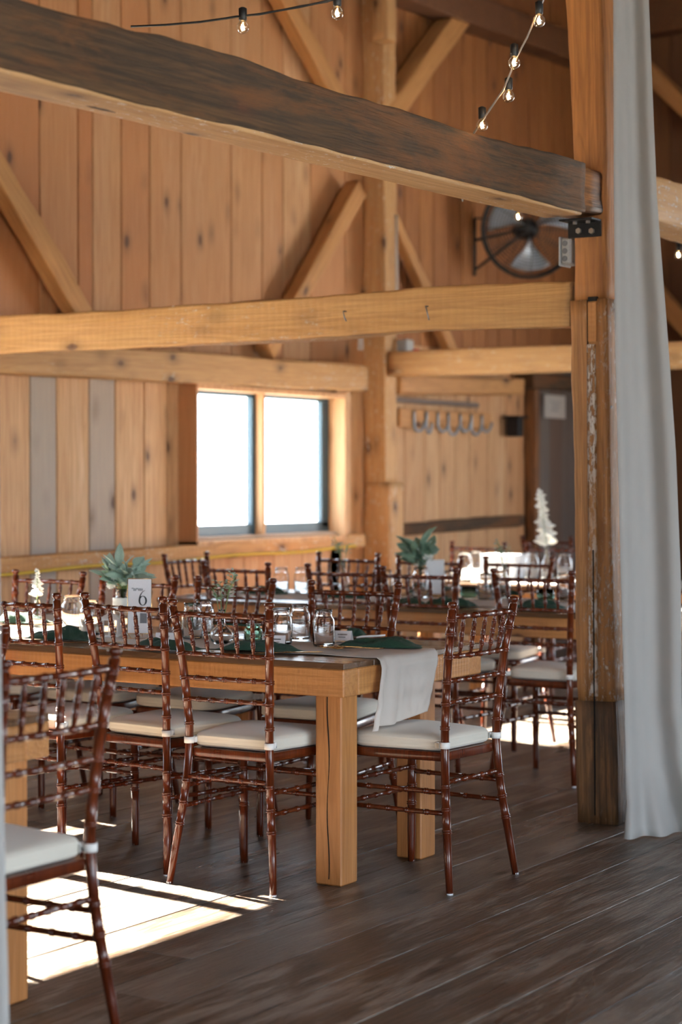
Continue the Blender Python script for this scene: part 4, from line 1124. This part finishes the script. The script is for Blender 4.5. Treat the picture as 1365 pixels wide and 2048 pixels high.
# number card
def card():
    c = T(279, 1277); e = thing('table_number_card', 'framed white card with a black number 6 on a thin gold easel', 'table number', (c.x, c.y, TH + .004))
    # faces the near side with a slight turn to the right
    e.rotation_euler = (0, 0, math.radians(-62)); w, h = .088, .20
    tilt = .06
    def P_(x, z, o_=0): return Vector((x, z * tilt - o_, z + .018))
    m = MB()
    m.add([P_(-w / 2, 0, .002), P_(w / 2, 0, .002), P_(w / 2, h, .002), P_(-w / 2, h, .002), P_(-w / 2, 0, -.002), P_(w / 2, 0, -.002), P_(w / 2, h, -.002), P_(-w / 2, h, -.002)],
          [(0, 1, 2, 3), (7, 6, 5, 4), (0, 4, 5, 1), (1, 5, 6, 2), (2, 6, 7, 3), (3, 7, 4, 0)]); m.build('card', M['card'], e)
    m = MB(); cs = [P_(-w / 2, 0, .002), P_(w / 2, 0, .002), P_(w / 2, h, .002), P_(-w / 2, h, .002)]
    for i in range(4): m.sweep([cs[i], cs[(i + 1) % 4]], .0014, 6)
    m.sweep([P_(-w / 2, 0), Vector((-.03, .0, 0))], .0012, 5); m.sweep([P_(w / 2, 0), Vector((.03, .0, 0))], .0012, 5); m.sweep([P_(0, h * .6, -.002), Vector((0, .06, 0))], .0012, 5)
    m.sweep([Vector((-.045, -.02, .002)), Vector((.045, -.02, .002))], .0012, 5)
    m.build('gold_easel', M['gold'], e, True)
    # the numeral 6: bowl ring and tapering tail
    m = MB(); cx_, cz_, sx_, sz_ = .012, h * .60, .0125, .0165
    ring = []
    for i in range(29):
        t = 2 * PI * i / 28; wd = .0020 + .0042 * abs(math.cos(t)) ** 1.2
        ring.append((cx_ + sx_ * math.cos(t), cz_ + sz_ * math.sin(t), wd))
    tail = []
    for i in range(13):
        t = i / 12; an = PI - t * PI * .44; tail.append((cx_ + .0125 + .025 * math.cos(an), cz_ + .038 * math.sin(an), .0046 * (1 - t) + .0010))
    def ribbon(pl, cl):
        vs = []; fs = []
        for i, (x, z, wd) in enumerate(pl):
            if cl is not None:
                dx, dz = (x - cx_) / sx_, (z - cz_) / sz_; l_ = math.hypot(dx, dz); dx /= l_; dz /= l_
            else:
                q = pl[min(i + 1, len(pl) - 1)]; p0_ = pl[max(i - 1, 0)]; tx, tz = q[0] - p0_[0], q[1] - p0_[1]; l_ = math.hypot(tx, tz); dx, dz = -tz / l_, tx / l_
            vs.append(P_(x - dx * wd / 2, z - dz * wd / 2, .0032)); vs.append(P_(x + dx * wd / 2, z + dz * wd / 2, .0032))
        for i in range(len(pl) - 1): fs.append((2 * i, 2 * i + 1, 2 * i + 3, 2 * i + 2))
        m.add(vs, fs)
    ribbon(ring, 1); ribbon(tail, None)
    m.build('numeral', M['ink'], e, solid=.0003)
    # small script word above, read as a looping hand
    m = MB(); pts_ = []
    for i in range(70):
        t = i / 69; pts_.append(P_(-.030 + .042 * t + .003 * math.sin(t * 44), h * .80 + .004 * math.sin(t * 44 + 1.4) + (.008 * math.exp(-((t - .08) / .05) ** 2)) + (.006 * math.exp(-((t - .5) / .05) ** 2)), .003))
    m.sweep(pts_, .0005, 4); m.build('script_word', M['ink'], e)
    m = MB()
    a_, b_ = (.002, .038), (.028, .075)
    m.add([P_(a_[0], a_[1], .003), P_(b_[0], a_[1], .003), P_(b_[0], b_[1], .003), P_(a_[0], b_[1], .003)], [(0, 1, 2, 3)]); m.build('photo_print', M['photoprint'], e, solid=.0003)
card()
# small white lantern
c = T(221, 1273); e = thing('small_lantern', 'small white house-shaped lantern with wire handle left of the number six card', 'lantern', (c.x, c.y, TH + .004), .5)
w = .032
m = MB()
for sx_ in (-1, 1):
    for sy_ in (-1, 1): m.bbox(sx_ * w - .003, sx_ * w + .003, sy_ * w - .003, sy_ * w + .003, .006, .065, .001)
m.bbox(-w - .004, w + .004, -w - .004, w + .004, 0, .008, .001); m.bbox(-w - .004, w + .004, -w - .004, w + .004, .062, .067, .001)
for sx_ in (-1, 1): m.bbox(sx_ * w - .002, sx_ * w + .002, -.002, .002, .008, .062, .0005); m.bbox(-.002, .002, sx_ * w - .002, sx_ * w + .002, .008, .062, .0005)
m.build('lantern_frame', M['whitemetal'], e)
m = MB(); m.add([(-w - .007, -w - .007, .067), (w + .007, -w - .007, .067), (w + .007, w + .007, .067), (-w - .007, w + .007, .067), (-.006, -.006, .088), (.006, -.006, .088), (.006, .006, .088), (-.006, .006, .088)],
                [(3, 2, 1, 0), (0, 1, 5, 4), (1, 2, 6, 5), (2, 3, 7, 6), (3, 0, 4, 7), (4, 5, 6, 7)]); m.build('lantern_roof', M['whitemetal'], e)
m = MB(); m.sweep([(.036 * math.cos(t), 0, .07 + .042 * math.sin(t)) for t in [PI * i / 16 for i in range(17)]], .0012, 5); m.build('wire_handle', M['iron'], e, True)

# napkins
nseed = [0]
def napkin(pos, L_, Wd, ang, label, grp, h=.020):
    nseed[0] += 1; sd = nseed[0] * 3.7; m = MB()
    def fn(i, j):
        x = (i - .5) * L_; y = (j - .5) * Wd
        ex = 1 - abs(2 * i - 1) ** 3; ey = 1 - abs(2 * j - 1) ** 2.2
        z = 1.35 * h * ex * ey * (.62 + .6 * noise.noise(Vector((x * 11 + sd, y * 34, sd)))) + 0.0085 * abs(math.sin((y + .012 * math.sin(x * 25 + sd)) * 120 + 9 * noise.noise(Vector((x * 16, y * 16, sd))))) * ex * ey
        wob = .12 * noise.noise(Vector((x * 9, sd, 0)))
        return Vector((x * (1 + .05 * noise.noise(Vector((y * 30, sd, 1)))), y * (1 + wob * 2) + .012 * math.sin(x * 14 + sd), max(z, 0) + .0006))
    m.grid(fn, 40, 22); n0 = len(m.v)
    o = m.build('napkin', M['napkin'], None, True, solid=.0012); o.location = (pos.x, pos.y, TH + .007); o.rotation_euler = (0, 0, ang)
    return tag(o, label, 'napkin', grp)
GN = 'green gauze napkins on the number six table'
napkin(T(760, 1295), .29, .10, math.radians(-60), 'dark green napkin draped nearest the table end beside the gold cutlery', GN, .034)
napkin(T(716, 1272), .11, .07, .4, 'dark green napkin behind the name card on the far side', GN, .026)
napkin(T(520, 1302), .30, .09, 1.6, 'dark green napkin behind the upper rails of the corner chair', GN, .026)
napkin(T(330, 1298), .28, .09, 1.55, 'dark green napkin behind the chair in front of the number six card', GN, .026)
napkin(T(125, 1279), .26, .10, 1.6, 'dark green napkin at the left end beside the sunlit jars', GN, .034)
napkin(T(475, 1252), .22, .08, 1.6, 'dark green napkin behind the round bud vase', GN, .030)
napkin(T(45, 1246), .26, .09, 1.6, 'dark green napkin on the far side behind the white flower spike', GN, .030)
for k, (px, py) in enumerate(((690, 1196), (810, 1212), (900, 1212), (1080, 1216), (528, 1188), (855, 1188), (1000, 1190))):
    napkin(T(px, py), .24, .10, 1.6, ['second row green napkin behind the mason jar chair', 'second row green napkin left of the bouquet chair post', 'second row green napkin under the leafy bouquet', 'second row green napkin by the main post', 'second row green napkin at the left end', 'second row green napkin on the far side of the bouquet', 'second row green napkin on the far side near the votive'][k], 'green napkins on the second row table', .030)
for px, py, mt, lb in ((938, 1196, 'greenglass', 'teal glass bowl on the second row table'), (1092, 1202, 'greenglass', 'teal square votive near the main post on the second row')):
    m = MB(); m.lathe([(0, 0), (.035, 0), (.045, .02), (.042, .055), (.040, .055), (.042, .02), (.033, .004), (0, .004)], (0, 0, 0), 20); o = m.build('votive_glass', M[mt], None, True); p = T(px, py); o.location = (p.x, p.y, TH + .0055); tag(o, lb, 'votive')
# name cards
def tent(pos, ang, label):
    e = thing('name_card', label, 'place card', (pos.x, pos.y, TH + .005), ang, 'white name cards'); w, h, d = .065, .034, .020
    m = MB(); m.add([(-w / 2, -d, 0), (w / 2, -d, 0), (w / 2, 0, h), (-w / 2, 0, h), (-w / 2, d, 0), (w / 2, d, 0)], [(0, 1, 2, 3), (3, 2, 5, 4)]); m.build('folded_card', M['card'], e, solid=.0008)
    m = MB()
    for r_, (z, am, x0, x1) in enumerate(((.62, .0035, -.018, .018), (.36, .0015, -.014, .012))):
        m.sweep([(x0 + (x1 - x0) * i / 24, -d * (1 - z) - .0012, h * z + am * math.sin(i * 2.2 + r_)) for i in range(25)], .0008, 4)
    m.build('handwritten_name', M['ink'], e)
tent(T(553, 1291), math.radians(-62), 'white folded name card in front of the left mason jar')
tent(T(687, 1281), math.radians(-75), 'white folded name card between the last mason jar and the napkin')
tent(T(330, 1285), math.radians(-60), 'white folded name card behind the chair in front of the number card')
# cutlery
def strip(m, pl, th=.0016, z=.002):
    vs = []; fs = []
    for x, w, dz in pl: vs += [(x, -w / 2, z + dz), (x, w / 2, z + dz), (x, w / 2, z + dz + th), (x, -w / 2, z + dz + th)]
    n = len(pl)
    for i in range(n - 1):
        for k in range(4):
            k2 = (k + 1) % 4; fs.append((4 * i + k, 4 * i + k2, 4 * i + 4 + k2, 4 * i + 4 + k))
    fs.append((3, 2, 1, 0)); fs.append(tuple(4 * (n - 1) + k for k in range(4))); m.add(vs, fs)
def cutlery(kind, pos, ang, label):
    m = MB()
    if kind == 'fork':
        strip(m, [(-.10, .006, 0), (-.07, .011, 0), (0, .006, .004), (.03, .006, .006), (.045, .020, .004), (.06, .022, .003)])
        for k in range(4):
            y = (k - 1.5) * .0058; vs = [(x, y + yy, z) for x, z in ((.058, .005), (.075, .0045), (.095, .009)) for yy in (-.0016, .0016)]
            m.sweep([(.058, y, .0058), (.078, y, .0052), (.096, y, .0090)], [.0017, .0016, .0008], 5)
    elif kind == 'spoon':
        strip(m, [(-.10, .006, 0), (-.07, .012, 0), (0, .005, .004), (.035, .005, .006)])
        m.grid(lambda i, j: Vector((.035 + .055 * i, (j - .5) * .038 * math.sin(PI * i ** .8) ** .7 if 0 < i < 1 else 0, .0065 - .006 * math.sin(PI * i) * (1 - (2 * j - 1) ** 2))), 10, 8)
    else:
        strip(m, [(-.12, .009, 0), (-.09, .013, 0), (-.01, .010, .001), (.0, .016, .001), (.07, .019, .001), (.10, .012, .001), (.112, .002, .001)])
    o = m.build('gold_' + kind, M['gold'], None, True, solid=.0008 if kind == 'spoon' else 0); o.location = (pos.x, pos.y, TH + .0065); o.rotation_euler = (0, 0, ang)
    return tag(o, label, 'cutlery', 'gold cutlery')
cutlery('fork', T(690, 1298), math.radians(140), 'gold fork poking out under the green napkin at the table end')
cutlery('spoon', T(712, 1300), math.radians(130), 'gold spoon beside the fork under the green napkin')
cutlery('knife', T(580, 1308), math.radians(-48), 'gold knife lying on the bare boards right of the corner chair')
cutlery('knife', T(185, 1288), math.radians(-60), 'gold knife on the table left of the number card chair')
cutlery('fork', T(476, 1270), math.radians(120), 'gold fork behind the corner chair spindles')
p = T(741, 1280); m = MB(); strip(m, [(-.05, .006, 0), (-.03, .012, .004), (.03, .013, .006), (.055, .006, .008)], .006); o = m.build('table_knife', M['whitemetal'], None, True); o.location = (p.x, p.y, TH + .008); o.rotation_euler = (0, 0, math.radians(-50)); tag(o, 'white-handled table knife behind the green napkin on the far side', 'cutlery')
# centrepieces on the second and third row
vp = T(842, 1196); m = MB(); m.lathe(jarprof(.15, .042), (0, 0, 0), 24); o = m.build('jar_vase', M['glass'], None, True); o.location = (vp.x, vp.y, TH + .0055); tag(o, 'glass jar vase under the leafy bouquet on the second row table', 'vase')
bouquet(vp, TH + .15, .12, .9, 15, 'blurred leafy bouquet on the second row table', .045, .085, 'leaf2', 5, 9, lean=(-.05, .05))
p = T(871, 1194); e = thing('table_number_card', 'blurred white table card beside the bouquet in the second row', 'table number', (p.x, p.y, TH + .004), math.radians(-62))
m = MB(); m.bbox(-.045, .045, -.002, .002, .015, .185, .001); m.build('card', M['card'], e)
m = MB(); m.sweep([(-.04, 0, 0), (-.04, 0, .02)], .0015, 5); m.sweep([(.04, 0, 0), (.04, 0, .02)], .0015, 5); m.sweep([(-.045, .0, .002), (.045, .0, .002)], .0015, 5); m.sweep([(0, .04, 0), (0, 0, .09)], .0015, 5); m.build('gold_easel', M['gold'], e, True)
p = T(688, 1192); bottle(p, 'slim bottle with thin sprigs on the second row table', .17, .028, .010); sprig(p, TH + .18, .14, 'thin sprigs in the slim second row bottle', 7, 4)
p = T(1010, 1198); bottle(p, 'clear bottle behind the far right chair backs in the second row', .17, .03, .010); sprig(p, TH + .17, .12, 'small green sprigs in the clear bottle of the second row', 8, 4)
p = onx(1095, 1150, 9.95); bottle(p, 'tall clear bottle on the farthest table', .20, .035, .012); spike(p, TH + .20, .33, 'tall white flower spike on the farthest table', r=.030, n=60, bare=.02, lean=(-.0, .05))
# sunlit white wrapped boxes? folded white cloths on the farthest table
wb = onx(1012, 1125, 10.15)
b = MB(); b.bbox(-.10, .10, -.11, .11, 0, .14, .006); o = b.build('white_box', M['card']); o.location = (10.15, wb.y, TH + .006); tag(o, 'white box standing in the sun on the farthest table', 'box')
# ------------------------------------------------------------------ lights
w = bpy.data.worlds.new('sky'); sc.world = w; w.use_nodes = True
nt = w.node_tree; bg = nt.nodes['Background']
tc = N(nt, 'ShaderNodeTexCoord'); sx = N(nt, 'ShaderNodeSeparateXYZ'); nt.links.new(tc.outputs['Generated'], sx.inputs[0])
cr = ramp(nt, math_(nt, 'ADD', math_(nt, 'MULTIPLY', sx.outputs[2], .5), .5), [(.0, (.55, .52, .46)), (.5, (.84, .92, 1.0)), (.62, (.72, .85, 1.0)), (1, (.55, .74, 1.0))])
nt.links.new(cr, bg.inputs[0]); bg.inputs[1].default_value = 11.5
sun = bpy.data.lights.new('sun', 'SUN'); sun.energy = 290; sun.angle = math.radians(.45); sun.color = (1, .93, .82)
so = bpy.data.objects.new('sun', sun); C.objects.link(so)
el = math.atan(.525); azr = math.radians(8.2)
sd = Vector((-math.sin(azr) * math.cos(el), -math.cos(azr) * math.cos(el), -math.sin(el)))
so.rotation_euler = sd.to_track_quat('-Z', 'Y').to_euler()
def portal(cx_, cy_, cz_, wx, wz, face):
    l = bpy.data.lights.new('sky_portal', 'AREA'); l.shape = 'RECTANGLE'; l.size = wx; l.size_y = wz; l.cycles.is_portal = True
    o = bpy.data.objects.new('sky_portal', l); C.objects.link(o); o.location = (cx_, cy_, cz_); o.rotation_euler = Vector(face).to_track_quat('-Z', 'Y').to_euler()
for q in ops: portal((q[0] + q[1]) / 2, VMIN - .05, (q[2] + q[3]) / 2, q[1] - q[0], q[3] - q[2], (0, 1, 0))
portal(UMAX + .1, 1.45, 1.4, 3.9, 2.8, (-1, 0, 0)); portal(UMIN - .1, -.25, 1.2, 2.8, 2.4, (1, 0, 0))
for q in WIN: portal((q[0] + q[1]) / 2, WV + .1, (q[2] + q[3]) / 2, q[1] - q[0], q[3] - q[2], (0, -1, 0))

# ------------------------------------------------------------------ view
vs_ = sc.view_settings; vs_.view_transform = 'Standard'; vs_.look = 'None'; vs_.gamma = 1; vs_.use_curve_mapping = False; vs_.exposure = 0.0
cy = sc.cycles; cy.max_bounces = 10; cy.diffuse_bounces = 5; cy.glossy_bounces = 4; cy.transmission_bounces = 8; cy.transparent_max_bounces = 12
cy.caustics_reflective = False; cy.caustics_refractive = False; cy.sample_clamp_indirect = 8; cy.use_denoising = True
try: cy.denoiser = 'OPENIMAGEDENOISE'
except Exception: pass
